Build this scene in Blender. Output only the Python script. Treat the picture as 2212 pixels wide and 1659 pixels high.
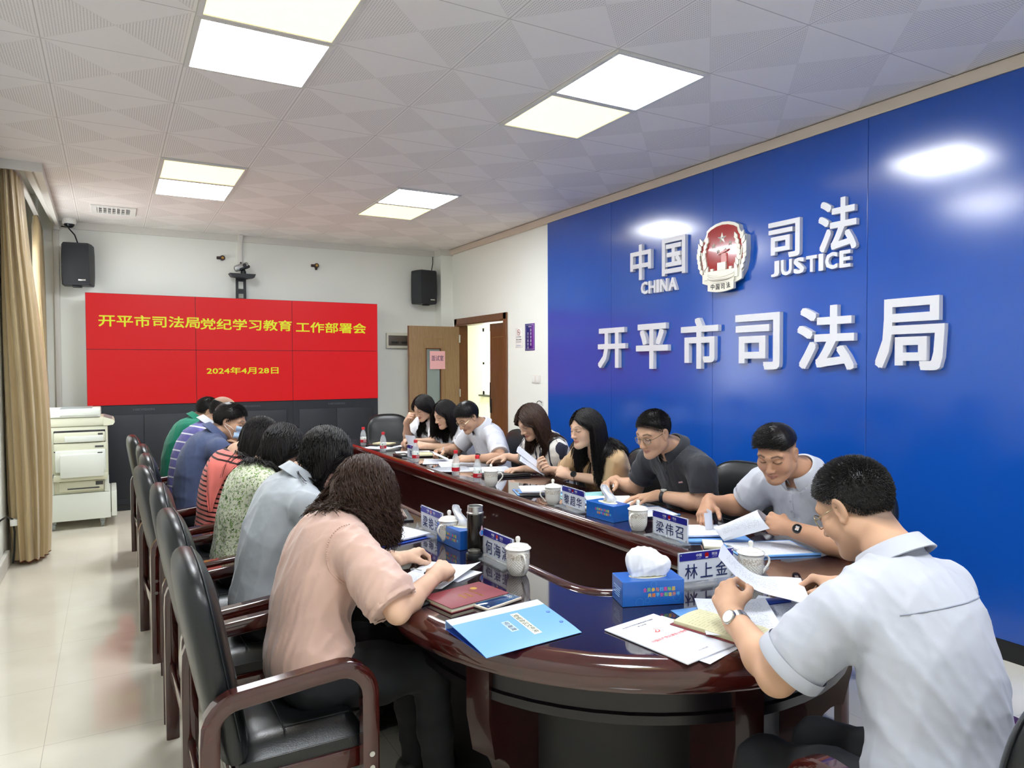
import bpy, bmesh, math, random
import numpy as np
from mathutils import Matrix, Vector
for _o in list(bpy.data.objects): bpy.data.objects.remove(_o, do_unlink=True)
S = bpy.context.scene
COL = S.collection
PI = math.pi
H = 3.02            # ceiling height
TZ = 0.76           # table height
# ---------------------------------------------------------------- camera
cd = bpy.data.cameras.new('camera'); cam = bpy.data.objects.new('camera', cd); COL.objects.link(cam)
cd.sensor_fit = 'HORIZONTAL'; cd.sensor_width = 36.0
cd.lens = 1532.6 / 2212 * 36.0
cd.clip_start = 0.05
_yaw, _pit, _rol = math.radians(29.526), math.radians(-1.507), math.radians(-0.25)
_f = Vector((math.sin(_yaw)*math.cos(_pit), math.cos(_yaw)*math.cos(_pit), math.sin(_pit)))
_r = Vector((math.cos(_yaw), -math.sin(_yaw), 0)); _u = _r.cross(_f)
_r2 = math.cos(_rol)*_r + math.sin(_rol)*_u; _u2 = -math.sin(_rol)*_r + math.cos(_rol)*_u
CAMPOS = Vector((0.2537, -3.3398, 1.504))
cam.matrix_world = Matrix(((_r2.x,_u2.x,-_f.x,CAMPOS.x),(_r2.y,_u2.y,-_f.y,CAMPOS.y),(_r2.z,_u2.z,-_f.z,CAMPOS.z),(0,0,0,1)))
S.camera = cam
# ---------------------------------------------------------------- world and exposure
w = bpy.data.worlds.new('world'); S.world = w; w.use_nodes = True
w.node_tree.nodes['Background'].inputs['Color'].default_value = (0.95, 0.98, 1.0, 1)
w.node_tree.nodes['Background'].inputs['Strength'].default_value = 4.0
S.view_settings.view_transform = 'Standard'; S.view_settings.look = 'None'
S.view_settings.gamma = 1.0; S.view_settings.use_curve_mapping = False
S.view_settings.exposure = 0.4
S.cycles.max_bounces = 8; S.cycles.diffuse_bounces = 5; S.cycles.glossy_bounces = 4; S.cycles.transmission_bounces = 6
S.cycles.caustics_reflective = False; S.cycles.caustics_refractive = False
S.cycles.sample_clamp_indirect = 6.0
LIGHT_WHITE, LIGHT_WARM = 36.0, 1.25   # radiance of the cold and warm ceiling panels

# ---------------------------------------------------------------- materials
def lin(c):
    if isinstance(c, str):
        c = c.lstrip('#'); c = [int(c[i:i+2],16)/255 for i in (0,2,4)]
    return tuple((x/12.92 if x <= 0.04045 else ((x+0.055)/1.055)**2.4) for x in c) + (1.0,)
MATS = {}
def mat(name, col='#808080', rough=0.5, metal=0.0, spec=0.5, coat=0.0, emit=None, estr=1.0, trans=0.0, ior=1.45, alpha=1.0, sss=0.0, sheen=0.0):
    if name in MATS: return MATS[name]
    m = bpy.data.materials.new(name); m.use_nodes = True
    b = m.node_tree.nodes['Principled BSDF']
    b.inputs['Base Color'].default_value = lin(col); b.inputs['Roughness'].default_value = rough
    b.inputs['Metallic'].default_value = metal; b.inputs['Specular IOR Level'].default_value = spec
    b.inputs['Coat Weight'].default_value = coat; b.inputs['Coat Roughness'].default_value = 0.05
    b.inputs['Transmission Weight'].default_value = trans; b.inputs['IOR'].default_value = ior
    b.inputs['Alpha'].default_value = alpha
    b.inputs['Sheen Weight'].default_value = sheen
    if sss: b.inputs['Subsurface Weight'].default_value = sss; b.inputs['Subsurface Radius'].default_value = (0.012,0.005,0.003)
    if emit is not None:
        b.inputs['Emission Color'].default_value = lin(emit); b.inputs['Emission Strength'].default_value = estr
    MATS[name] = m; return m
def nd(m, t, **kw):
    n = m.node_tree.nodes.new(t)
    for k, v in kw.items():
        if k.startswith('i_'): n.inputs[int(k[2:]) if k[2:].isdigit() else k[2:].replace('_',' ')].default_value = v
        else: setattr(n, k, v)
    return n
def lk(m, a, b): m.node_tree.links.new(a, b)
def bsdf(m): return m.node_tree.nodes['Principled BSDF']
def ramp(m, src, stops, interp='LINEAR'):
    r = nd(m, 'ShaderNodeValToRGB'); r.color_ramp.interpolation = interp
    e = r.color_ramp.elements
    while len(e) < len(stops): e.new(0.5)
    for k, (p, c) in enumerate(stops): e[k].position = p; e[k].color = lin(c)
    lk(m, src, r.inputs[0]); return r.outputs[0]
def coords(m, kind='Object', scale=(1,1,1), rot=(0,0,0)):
    t = nd(m, 'ShaderNodeTexCoord'); mp = nd(m, 'ShaderNodeMapping')
    mp.inputs['Scale'].default_value = scale; mp.inputs['Rotation'].default_value = rot
    lk(m, t.outputs[kind], mp.inputs[0]); return mp.outputs[0]
def noise(m, vec, scale=5, detail=3, rough=0.5, dist=0.0):
    n = nd(m, 'ShaderNodeTexNoise', i_Scale=scale, i_Detail=detail, i_Roughness=rough, i_Distortion=dist)
    if vec is not None: lk(m, vec, n.inputs['Vector'])
    return n.outputs['Fac']
def bump(m, h, strength=0.2, dist=0.01):
    b = nd(m, 'ShaderNodeBump', i_Strength=strength, i_Distance=dist)
    lk(m, h, b.inputs['Height']); lk(m, b.outputs[0], bsdf(m).inputs['Normal']); return b
def mth(m, op, a, b=None):
    n = nd(m, 'ShaderNodeMath', operation=op)
    for k, v in enumerate((a, b)):
        if v is None: continue
        if isinstance(v, (int, float)): n.inputs[k].default_value = v
        else: lk(m, v, n.inputs[k])
    return n.outputs[0]
def mixc(m, fac, a, b):
    n = nd(m, 'ShaderNodeMix', data_type='RGBA')
    if isinstance(fac, (int, float)): n.inputs[0].default_value = fac
    else: lk(m, fac, n.inputs[0])
    for k, v in ((6, a), (7, b)):
        if isinstance(v, (str, tuple, list)): n.inputs[k].default_value = lin(v)
        else: lk(m, v, n.inputs[k])
    return n.outputs[2]
def setcol(m, out): lk(m, out, bsdf(m).inputs['Base Color'])

# ---------------------------------------------------------------- mesh helpers
class MB:
    """collects vertices and faces for ONE mesh"""
    def __init__(s): s.v = []; s.f = []
    def add(s, vs, fs, M=None):
        o = len(s.v)
        for p in vs:
            p = Vector(p)
            s.v.append(M @ p if M else p)
        s.f += [tuple(i+o for i in q) for q in fs]; return s
    def box(s, lo, hi, M=None):
        x0,y0,z0 = lo; x1,y1,z1 = hi
        return s.add([(x0,y0,z0),(x1,y0,z0),(x1,y1,z0),(x0,y1,z0),(x0,y0,z1),(x1,y0,z1),(x1,y1,z1),(x0,y1,z1)],
              [(0,3,2,1),(4,5,6,7),(0,1,5,4),(1,2,6,5),(2,3,7,6),(3,0,4,7)], M)
    def rbox(s, lo, hi, r=0.01, seg=2, M=None):
        bm = bmesh.new(); bmesh.ops.create_cube(bm, size=1)
        for v in bm.verts: v.co = Vector([lo[k]+(v.co[k]+.5)*(hi[k]-lo[k]) for k in range(3)])
        r = min(r, min(abs(hi[k]-lo[k]) for k in range(3))*0.49)
        bmesh.ops.bevel(bm, geom=bm.edges[:], offset=r, segments=seg, affect='EDGES', profile=0.5)
        bm.verts.index_update()
        s.add([v.co[:] for v in bm.verts], [[v.index for v in f.verts] for f in bm.faces], M); bm.free(); return s
    def lathe(s, prof, n=24, M=None):
        vs = []; fs = []
        for r, z in prof:
            for k in range(n):
                a = 2*PI*k/n; vs.append((r*math.cos(a), r*math.sin(a), z))
        for i in range(len(prof)-1):
            for k in range(n):
                fs.append((i*n+k, i*n+(k+1)%n, (i+1)*n+(k+1)%n, (i+1)*n+k))
        if prof[0][0] > 1e-6: fs.append(tuple(range(n))[::-1])
        if prof[-1][0] > 1e-6: fs.append(tuple((len(prof)-1)*n+k for k in range(n)))
        return s.add(vs, fs, M)
    def cyl(s, a, b, r, n=12, r2=None):
        a = Vector(a); b = Vector(b); d = b-a
        M = Matrix.Translation(a) @ d.to_track_quat('Z','Y').to_matrix().to_4x4()
        return s.lathe([(r,0),(r if r2 is None else r2, d.length)], n, M)
    def tube(s, pts, r, n=8, cap=True):
        pts = [Vector(p) for p in pts]; m = len(pts)
        rs = r if isinstance(r, (list, tuple)) else [r]*m
        vs = []; fs = []; up = None
        for i, p in enumerate(pts):
            t = (pts[min(i+1,m-1)] - pts[max(i-1,0)]).normalized()
            if up is None:
                up = Vector((0,0,1)) if abs(t.z) < .9 else Vector((1,0,0))
            x = up.cross(t).normalized(); y = t.cross(x); up = y
            for k in range(n):
                a = 2*PI*k/n; vs.append(p + rs[i]*(math.cos(a)*x + math.sin(a)*y))
        for i in range(m-1):
            for k in range(n): fs.append((i*n+k, i*n+(k+1)%n, (i+1)*n+(k+1)%n, (i+1)*n+k))
        if cap: fs.append(tuple(range(n))[::-1]); fs.append(tuple((m-1)*n+k for k in range(n)))
        return s.add(vs, fs)
    def sweep(s, pts, prof, up=(0,0,1), close=False):
        """closed profile [(side, up)] along pts; side = dir x up"""
        pts = [Vector(p) for p in pts]; m = len(pts); n = len(prof); vs = []; fs = []; up = Vector(up)
        for i, p in enumerate(pts):
            if close: t = pts[(i+1)%m]-pts[i-1]
            else: t = pts[min(i+1,m-1)]-pts[max(i-1,0)]
            t.normalize(); sd = t.cross(up).normalized(); u2 = sd.cross(t)
            # keep the width at corners
            a = (pts[i]-pts[i-1]).normalized() if (close or i>0) else t
            k = 1/max(.5, abs(a.dot(t)))
            for q in prof: vs.append(p + sd*q[0]*k + u2*q[1])
        for i in range(m if close else m-1):
            for k in range(n):
                j = (i+1)%m
                fs.append((i*n+k, i*n+(k+1)%n, j*n+(k+1)%n, j*n+k))
        if not close: fs.append(tuple(range(n))[::-1]); fs.append(tuple((m-1)*n+k for k in range(n)))
        return s.add(vs, fs)
    def prism(s, poly, d, M=None):
        """polygon in local XY extruded along +Z by d"""
        n = len(poly)
        vs = [(x,y,0) for x,y in poly]+[(x,y,d) for x,y in poly]
        fs = [tuple(range(n))[::-1], tuple(range(n,2*n))]+[(k,(k+1)%n,n+(k+1)%n,n+k) for k in range(n)]
        return s.add(vs, fs, M)
    def grid(s, fn, nu, nv, thick=0.0):
        P = [[Vector(fn(u/(nu-1), v/(nv-1))) for v in range(nv)] for u in range(nu)]
        vs = [p for row in P for p in row]
        fs = [(u*nv+v, (u+1)*nv+v, (u+1)*nv+v+1, u*nv+v+1) for u in range(nu-1) for v in range(nv-1)]
        if thick:
            N = []
            for u in range(nu):
                for v in range(nv):
                    a = P[min(u+1,nu-1)][v]-P[max(u-1,0)][v]; b = P[u][min(v+1,nv-1)]-P[u][max(v-1,0)]
                    N.append(a.cross(b).normalized())
            o = len(vs); vs = vs + [p - thick*n for p, n in zip(vs, N)]
            fs += [tuple(i+o for i in q[::-1]) for q in fs]
            for u in range(nu-1):
                a,b = u*nv,(u+1)*nv; fs.append((a,a+o,b+o,b)); a,b = u*nv+nv-1,(u+1)*nv+nv-1; fs.append((b,b+o,a+o,a))
            for v in range(nv-1):
                a,b = v,v+1; fs.append((b,b+o,a+o,a)); a,b = (nu-1)*nv+v,(nu-1)*nv+v+1; fs.append((a,a+o,b+o,b))
        return s.add(vs, fs)
    def mesh(s, name, m, smooth=True, ang=35):
        me = bpy.data.meshes.new(name); me.from_pydata([tuple(p) for p in s.v], [], s.f); me.update()
        bm = bmesh.new(); bm.from_mesh(me); bmesh.ops.recalc_face_normals(bm, faces=bm.faces); bm.to_mesh(me); bm.free()
        if m: me.materials.append(m)
        if smooth:
            me.shade_smooth(); me.set_sharp_from_angle(angle=math.radians(ang))
        return me
    def obj(s, name, m, parent=None, smooth=True, ang=35, label=None):
        o = bpy.data.objects.new(name, s.mesh(name, m, smooth, ang)); COL.objects.link(o)
        if parent: o.parent = parent
        if label: o['label'] = label
        return o
def tag(o, label=None, cat=None, group=None, kind=None):
    if label: o['label'] = label
    if cat: o['category'] = cat
    if group: o['group'] = group
    if kind: o['kind'] = kind
    return o
def thing(name, label, cat, loc=(0,0,0), rz=0.0, group=None):
    o = bpy.data.objects.new(name, None); COL.objects.link(o); o.empty_display_size = .05
    o.location = loc; o.rotation_euler = (0,0,rz); return tag(o, label, cat, group)
def struct(o): o['kind'] = 'structure'; return o
def single(mb, name, m, label, cat, group=None, loc=(0,0,0), rz=0, smooth=True, ang=35):
    o = mb.obj(name, m, None, smooth, ang); o.location = loc; o.rotation_euler = (0,0,rz); return tag(o, label, cat, group)
def kids(o): return [c for c in list(COL.objects) if c.parent == o]
def dup(o, loc=None, rz=None, label=None, parent=None):
    c = o.copy(); COL.objects.link(c)
    if parent: c.parent = parent
    if loc is not None: c.location = loc
    if rz is not None: c.rotation_euler = (0,0,rz)
    if label: c['label'] = label
    for k in list(o.children): dup(k, parent=c)
    return c
def frame(o, u, v):
    u = Vector(u).normalized(); v = Vector(v).normalized(); n = u.cross(v)
    return Matrix(((u.x,v.x,n.x,o[0]),(u.y,v.y,n.y,o[1]),(u.z,v.z,n.z,o[2]),(0,0,0,1)))
def text_mb(s, w=None, h=None, d=0.0, bold=0.0, M=None, align='CENTER', squash=True):
    """text as mesh, centred on the origin of local XY, facing +Z, fitted to w x h"""
    c = bpy.data.curves.new('t','FONT'); c.body = s; c.size = 1.0; c.resolution_u = 2
    c.extrude = 0.5 if d else 0.0
    o = bpy.data.objects.new('t', c); COL.objects.link(o)
    dg = bpy.context.evaluated_depsgraph_get(); me = o.evaluated_get(dg).to_mesh()
    n = len(me.vertices); P = np.empty(n*3); me.vertices.foreach_get('co', P); P = P.reshape(-1,3)
    fs = [tuple(p.vertices) for p in me.polygons]
    o.evaluated_get(dg).to_mesh_clear(); bpy.data.objects.remove(o); bpy.data.curves.remove(c)
    lo = P.min(0); hi = P.max(0); sz = np.maximum(hi-lo, 1e-6)
    sx = w/sz[0] if w else None; sy = h/sz[1] if h else None
    sx = sx or sy; sy = sy or sx
    Q = (P-(lo+hi)/2)*np.array([sx,sy,1]); Q[:,2] = np.where(P[:,2] > 0, d, 0.0) if d else 0.0
    mb = MB(); b = bold*.8
    if bold:   # heavier strokes: the same glyph laid over itself around a small circle
        Q[:,:2] *= 1-2*b*np.array([sx,sy])/np.maximum([Q[:,0].max()-Q[:,0].min(), Q[:,1].max()-Q[:,1].min()], 1e-6)
    dirs = [(1,1),(1,-1),(-1,-1),(-1,1),(1,0),(0,1),(-1,0),(0,-1)] if bold else [(0,0)]
    for k,(dx,dy) in enumerate(dirs):
        o = np.array([b*.85*sx*dx, b*.85*sy*dy, 0])*(1-.022*k); Q[:,2] = np.where(Q[:,2] > 0, max(d-.0001*k, d*.9), Q[:,2])
        mb.add([tuple(q) for q in Q+o], fs, M)
    return mb
# ================================================================ materials of the room
def wood(name, c1, c2, rough=.25, coat=.5, scale=(30,30,2.2), rot=(0,0,0), fine=120, bmp=.05):
    if name in MATS: return MATS[name]
    m = mat(name, c1, rough, coat=coat)
    v = coords(m, 'Object', scale, rot)
    n = noise(m, v, 1.6, 6, .6, 1.2); n2 = noise(m, v, 6, 3, .6)
    n3 = mth(m, 'ADD', mth(m, 'MULTIPLY', n, .7), mth(m, 'MULTIPLY', n2, .3))
    setcol(m, ramp(m, n3, [(.33, c1), (.68, c2)]))
    if bmp: bump(m, n2, bmp, .002)
    return m
M_wall = mat('wall_paint', '#eceee6', .75)
bump(M_wall, noise(M_wall, coords(M_wall,'Object'), 60, 4), .06, .004)
M_trim = mat('white_trim', '#dcdad2', .45)
M_black = mat('black_plastic', '#1b1d20', .45)
M_dark = mat('charcoal_metal', '#23262b', .5)
M_steel = mat('steel', '#c9c9c6', .28, metal=1.0)
M_white = mat('white_plastic', '#e9e9e4', .4)
M_glass = mat('window_glass', '#eef4f2', .02, alpha=.12)
# ceiling: aluminium tiles with rotated squares of perforations
M_ceil = mat('ceiling_tiles', '#d2cfc9', .55)
def _ceil():
    m = M_ceil; t = nd(m, 'ShaderNodeTexCoord'); sp = nd(m, 'ShaderNodeSeparateXYZ'); lk(m, t.outputs['Object'], sp.inputs[0])
    fr = []
    for k in (0, 1):
        a = mth(m, 'DIVIDE', sp.outputs[k], .6); fr.append(mth(m, 'SUBTRACT', mth(m, 'FRACT', a), .5))
    ax, ay = [mth(m, 'ABSOLUTE', q) for q in fr]
    perf = mth(m, 'GREATER_THAN', ax, ay)                       # squares centred on the long joints
    line = mth(m, 'GREATER_THAN', mth(m, 'MAXIMUM', ax, ay), .4955)
    diag = mth(m, 'LESS_THAN', mth(m, 'ABSOLUTE', mth(m, 'SUBTRACT', ax, ay)), .006)
    dots = []
    for k in (0, 1):
        d = mth(m, 'SUBTRACT', mth(m, 'FRACT', mth(m, 'DIVIDE', sp.outputs[k], .0125)), .5); dots.append(mth(m, 'MULTIPLY', d, d))
    hole = mth(m, 'LESS_THAN', mth(m, 'ADD', dots[0], dots[1]), .062)
    hole = mth(m, 'MULTIPLY', mth(m, 'MULTIPLY', hole, perf), mth(m, 'LESS_THAN', mth(m,'MAXIMUM',ax,ay), .48))
    c = mixc(m, hole, '#f0ebe6', '#b9b4ae'); c = mixc(m, line, c, '#c0bbb5'); c = mixc(m, mth(m,'MULTIPLY',diag,.35), c, '#d5d0ca')
    setcol(m, c)
    bump(m, mth(m, 'ADD', line, mth(m, 'MULTIPLY', diag, .3)), -.25, .003)
_ceil()
# floor: polished cream tiles
M_floor = mat('floor_tiles', '#d8d2c0', .09, spec=.6)
def _floor():
    m = M_floor; t = nd(m, 'ShaderNodeTexCoord'); sp = nd(m, 'ShaderNodeSeparateXYZ'); lk(m, t.outputs['Object'], sp.inputs[0])
    ax = mth(m, 'ABSOLUTE', mth(m, 'SUBTRACT', mth(m, 'FRACT', mth(m, 'DIVIDE', sp.outputs[0], .6)), .5))
    ay = mth(m, 'ABSOLUTE', mth(m, 'SUBTRACT', mth(m, 'FRACT', mth(m, 'DIVIDE', sp.outputs[1], .6)), .5))
    line = mth(m, 'GREATER_THAN', mth(m, 'MAXIMUM', ax, ay), .4978)
    n = noise(m, t.outputs['Object'], 2.2, 5)
    c = ramp(m, n, [(.3, '#ddd6c4'), (.7, '#e6e1d2')]); setcol(m, mixc(m, line, c, '#aaa494'))
    lk(m, mth(m, 'ADD', mth(m, 'MULTIPLY', line, .4), .07), bsdf(m).inputs['Roughness'])
_floor()
M_blue = mat('blue_board', '#1a4fae', .18, spec=.6, coat=.65)
def _blue():
    m = M_blue; bsdf(m).inputs['Coat Roughness'].default_value = .15; v = coords(m, 'Object')
    setcol(m, ramp(m, noise(m, v, .5, 1), [(.35, '#0b47a2'), (.7, '#0f4fae')]))
    bump(m, noise(m, v, 420, 2), .03, .002)
_blue()
M_doorlit = wood('tan_veneer', '#87694a', '#a48864', .4, .1, (60,60,3))
M_doordk = wood('walnut_veneer', '#5a3418', '#7d4c26', .35, .25, (50,50,3))
M_gold = mat('gold_strip', '#a08a55', .35, metal=.8)

# ================================================================ structure
XL, XR, YB, YF = -.46, 4.2, 5.4, -4.7
struct(MB().box((XL-.2,YF-.1,-.1),(XR+2.4,YB+4.4,0)).obj('floor', M_floor, smooth=False))
mb = MB()
mb.box((XL-.2,YF-.1,H),(XR+.15,3.0,H+.06)); mb.box((-.2,3.0,H),(XR+.15,YB+.1,H+.06))
struct(mb.obj('ceiling', M_ceil, smooth=False))
mb = MB(); mb.box((XL-.12,2.94,H+.24),(-.14,YB+.1,H+.3)); mb.box((-.2,3.0,H+.06),(-.14,YB,H+.24)); mb.box((XL-.1,2.94,H+.06),(-.2,3.0,H+.24))
struct(mb.obj('ceiling_recess', M_trim, smooth=False))
struct(MB().box((XL-.12,YB,0),(XR+.12,YB+.12,H+.3)).obj('wall_back', M_wall, smooth=False))
# left wall with the window behind the curtains
mb = MB(); WY0, WY1, WZ0, WZ1 = 3.45, 5.15, .95, 2.75
mb.box((XL-.12,YF,0),(XL,WY0,H+.3)); mb.box((XL-.12,WY1,0),(XL,YB,H+.3)); mb.box((XL-.12,WY0,0),(XL,WY1,WZ0)); mb.box((XL-.12,WY0,WZ1),(XL,WY1,H+.3))
struct(mb.obj('wall_left', M_wall, smooth=False))
mb = MB()
for a,b in (((XL-.1,WY0,WZ0),(XL-.04,WY1,WZ0+.05)),((XL-.1,WY0,WZ1-.05),(XL-.04,WY1,WZ1)),((XL-.1,WY0,WZ0),(XL-.04,WY0+.05,WZ1)),((XL-.1,WY1-.05,WZ0),(XL-.04,WY1,WZ1)),((XL-.1,4.27,WZ0),(XL-.04,4.33,WZ1))): mb.box(a,b)
win = struct(mb.obj('window_1', M_white, smooth=False))
MB().box((XL-.075,WY0+.05,WZ0+.05),(XL-.068,WY1-.05,WZ1-.05)).obj('pane', M_glass, win, smooth=False)
# right wall with the doorway
DY0, DY1, DZ = 3.80, 5.04, 2.03
mb = MB(); mb.box((XR,YF,0),(XR+.12,DY0,H+.06)); mb.box((XR,DY1,0),(XR+.12,YB,H+.06)); mb.box((XR,DY0,DZ),(XR+.12,DY1,H+.06))
struct(mb.obj('wall_right', M_wall, smooth=False))
struct(MB().box((XL-.12,YF-.12,0),(XR+.12,YF,H+.06)).obj('wall_front', M_wall, smooth=False))  # unseen wall, set close so its paint bounces light into the room
struct(MB().box((4.03,5.2,0),(XR,YB,H)).obj('column', M_wall, smooth=False))
# cornices
cprof = [(0,0),(.0,-.055),(.018,-.055),(.03,-.03),(.055,-.012),(.055,0)]
mb = MB(); mb.sweep([(XL,3.0,H),(-.2,3.0,H),(-.2,YB,H)], [(-.05,0),(-.05,-.02),(-.02,-.035),(-.005,-.07),(.02,-.07),(.02,0)])
struct(mb.obj('trim_1', M_trim))
mb = MB(); mb.sweep([(-.2,YB-.012,H-.03),(4.03,YB-.012,H-.03)], [(-.012,-.045),(.012,-.045),(.006,.03),(-.012,.03)])
mb.sweep([(4.03,YB,H-.035),(4.03,5.2,H-.035),(XR,5.2,H-.035)], [(-.012,-.045),(.012,-.045),(.012,.035),(-.03,.035)])
struct(mb.obj('trim_2', M_trim))
mb = MB(); mb.sweep([(XR-.005,5.2,H-.03),(XR-.005,YF,H-.03)], [(-.012,-.035),(.028,-.035),(.032,-.02),(.05,.012),(.05,.022),(-.012,.022)])
struct(mb.obj('trim_3', mat('cream_trim','#cdbfae',.45)))
# blue boards on the right wall
cl = MB(); y = 2.835; seams = [2.835,1.774,.542,-.7,-1.93,-3.16,-4.39,-4.69]
for k in range(7):
    cl.rbox((4.176,seams[k+1]+.0012,.1),(4.1995,seams[k]-.0012,H-.065), .0015, 1)
struct(cl.obj('wall_right_cladding', M_blue, smooth=False))
struct(MB().box((4.172,YF,0),(4.1995,2.835,.1)).obj('baseboard_right', mat('black_skirting','#17181a',.4), smooth=False))
struct(MB().rbox((XL,YF,0),(XL+.03,3.2,.12),.004).obj('baseboard_left', M_trim, smooth=False))
struct(MB().box((-.25,YB-.012,0),(4.03,YB,.1)).obj('baseboard_back', M_trim, smooth=False))
# corridor behind the door, with its own window
C0, C1 = XR+.12, 5.9
mb = MB(); mb.box((C1,2.0,0),(C1+.1,6.2,H)); mb.box((C1,7.68,0),(C1+.1,9.6,H)); mb.box((C1,6.2,0),(C1+.1,7.68,1.0)); mb.box((C1,6.2,2.15),(C1+.1,7.68,H))
struct(mb.obj('wall_corridor', mat('corridor_paint','#e9e8d2',.7), smooth=False))
mb = MB(); mb.box((C0,9.5,0),(C1,9.6,H)); mb.box((C0,2.0,0),(C1,2.1,H)); mb.box((C0-.12,YB,0),(C0,9.6,H))
struct(mb.obj('wall_corridor_end', MATS['corridor_paint'], smooth=False))
struct(MB().box((XR+.121,2.0,2.75),(C1,9.6,2.85)).obj('ceiling_corridor', M_trim, smooth=False))
mb = MB()
for a,b in (((C1+.01,6.2,1.0),(C1+.07,7.68,1.06)),((C1+.01,6.2,2.09),(C1+.07,7.68,2.15)),((C1+.01,7.62,1.0),(C1+.07,7.68,2.15)),((C1+.01,6.2,1.0),(C1+.07,6.26,2.15)),((C1+.01,7.0,1.0),(C1+.07,7.06,2.15)),((C1+.01,6.2,1.52),(C1+.06,7.68,1.56))): mb.box(a,b)
win2 = struct(mb.obj('window_2', M_white, smooth=False))
MB().box((C1+.03,6.26,1.06),(C1+.037,7.62,2.09)).obj('pane', M_glass, win2, smooth=False)
MB().rbox((C1-.06,6.15,.97),(C1+.02,7.72,1.0),.004).obj('window_sill', mat('dark_stone','#3c4038',.4), win2)
# door: frame, one leaf folded into the room, one closed
mb = MB(); fx0, fx1 = XR-.02, XR+.13
pr = [(-.001,0),(.085,0),(.085,.016),(.07,.024),(.02,.024),(.008,.014),(-.001,.014)]
for (y0,y1) in ((DY0-.08,DY0),(DY1,DY1+.08)): mb.rbox((XR-.022,y0,0),(XR,y1,DZ+.08),.006)
mb.rbox((XR-.022,DY0-.0801,DZ),(XR,DY1+.0801,DZ+.08),.006)
mb.box((XR-.012,DY0-.02,0),(XR+.13,DY0+.012,DZ)); mb.box((XR-.012,DY1-.012,0),(XR+.13,DY1+.02,DZ)); mb.box((XR-.012,DY0,DZ-.012),(XR+.13,DY1,DZ+.02))
door = struct(mb.obj('door_1', M_doordk, smooth=False))
def leaf(name, w, glass, M, m):
    """leaf in local x 0..w, y 0..0.04, z 0..1.99"""
    h = 1.99; mb = MB()
    if glass:
        gx0, gx1, gz0, gz1 = w*.39, w*.66, .72, 1.70
        for a,b in (((0,0,0),(gx0,.04,h)),((gx1,0,0),(w,.04,h)),((gx0,0,0),(gx1,.04,gz0)),((gx0,0,gz1),(gx1,.04,h))): mb.box(a,b,M)
    else: mb.box((0,0,0),(w,.04,h),M)
    o = mb.obj(name, m, door, smooth=False)
    i = .2 if glass else .1; g = MB()
    for yy in (-.0012, .0402):
        for a,b in (((i*w/.7+.0,yy,.3),(i*w/.7+.006,yy+.001,1.83)),((w-i*w/.7-.006,yy,.3),(w-i*w/.7,yy+.001,1.83)),((i*w/.7,yy,1.824),(w-i*w/.7,yy+.001,1.83)),((i*w/.7,yy,.3),(w-i*w/.7,yy+.001,.306))): g.box(a,b,M)
    g.obj('inlay', M_gold, o, smooth=False)
    if glass:
        MB().box((gx0,.014,gz0),(gx1,.022,gz1),M).obj('glass', mat('frosted_glass','#cfe0dc',.25,trans=.6,ior=1.2), o, smooth=False)
        b = MB()
        for a,c in (((gx0-.012,-.004,gz0-.012),(gx0,.044,gz1+.012)),((gx1,-.004,gz0-.012),(gx1+.012,.044,gz1+.012)),((gx0-.012,-.004,gz1),(gx1+.012,.044,gz1+.012)),((gx0-.012,-.004,gz0-.012),(gx1+.012,.044,gz0))): b.box(a,c,M)
        b.obj('glazing_bead', M_doordk, o, smooth=False)
    return o
# open leaf: hinge at (4.2, 5.03), swung into the room along -x
Mo = Matrix(((-1,0,0,XR-.006),(0,1,0,5.0),(0,0,1,.015),(0,0,0,1)))
lf = leaf('door_leaf', .69, True, Mo, M_doorlit)
MB().box((XR-.006-.69-.004,4.998,.015),(XR-.006-.69,5.042,2.005)).obj('edge_band', M_doordk, lf, smooth=False)
for z in (.3,1.1,1.8): MB().cyl((XR-.004,4.992,z),(XR-.004,4.992,z+.1),.009,10).obj('hinge', M_steel, door)
mb = MB(); mb.rbox((3.56,4.975,.92),(3.6,4.999,1.1),.004); mb.tube([(3.58,4.98,1.03),(3.58,4.945,1.03),(3.68,4.945,1.03)],.009); mb.obj('door_handle', M_steel, lf)
Mc = Matrix(((0,1,0,XR+.06),(1,0,0,DY0+.012),(0,0,1,.015),(0,0,0,1)))
lf2 = leaf('door_leaf', .46, False, Mc, M_doordk)
mb = MB(); mb.rbox((XR+.05,DY0+.43,.93),(XR+.062,DY0+.465,1.1),.003); mb.rbox((XR+.052,DY0+.466,1.0),(XR+.1,DY0+.474,1.3),.002)
mb.obj('lock_plate', M_dark, lf2)
MB().rbox((XR+.052,DY0+.03,1.56),(XR+.06,DY0+.05,1.72),.002).obj('flush_bolt', mat('brass','#b08a40',.3,metal=1), lf2)
MB().rbox((XR+.052,DY0+.03,.98),(XR+.06,DY0+.05,1.12),.002).obj('flush_bolt', M_steel, lf2)

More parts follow.
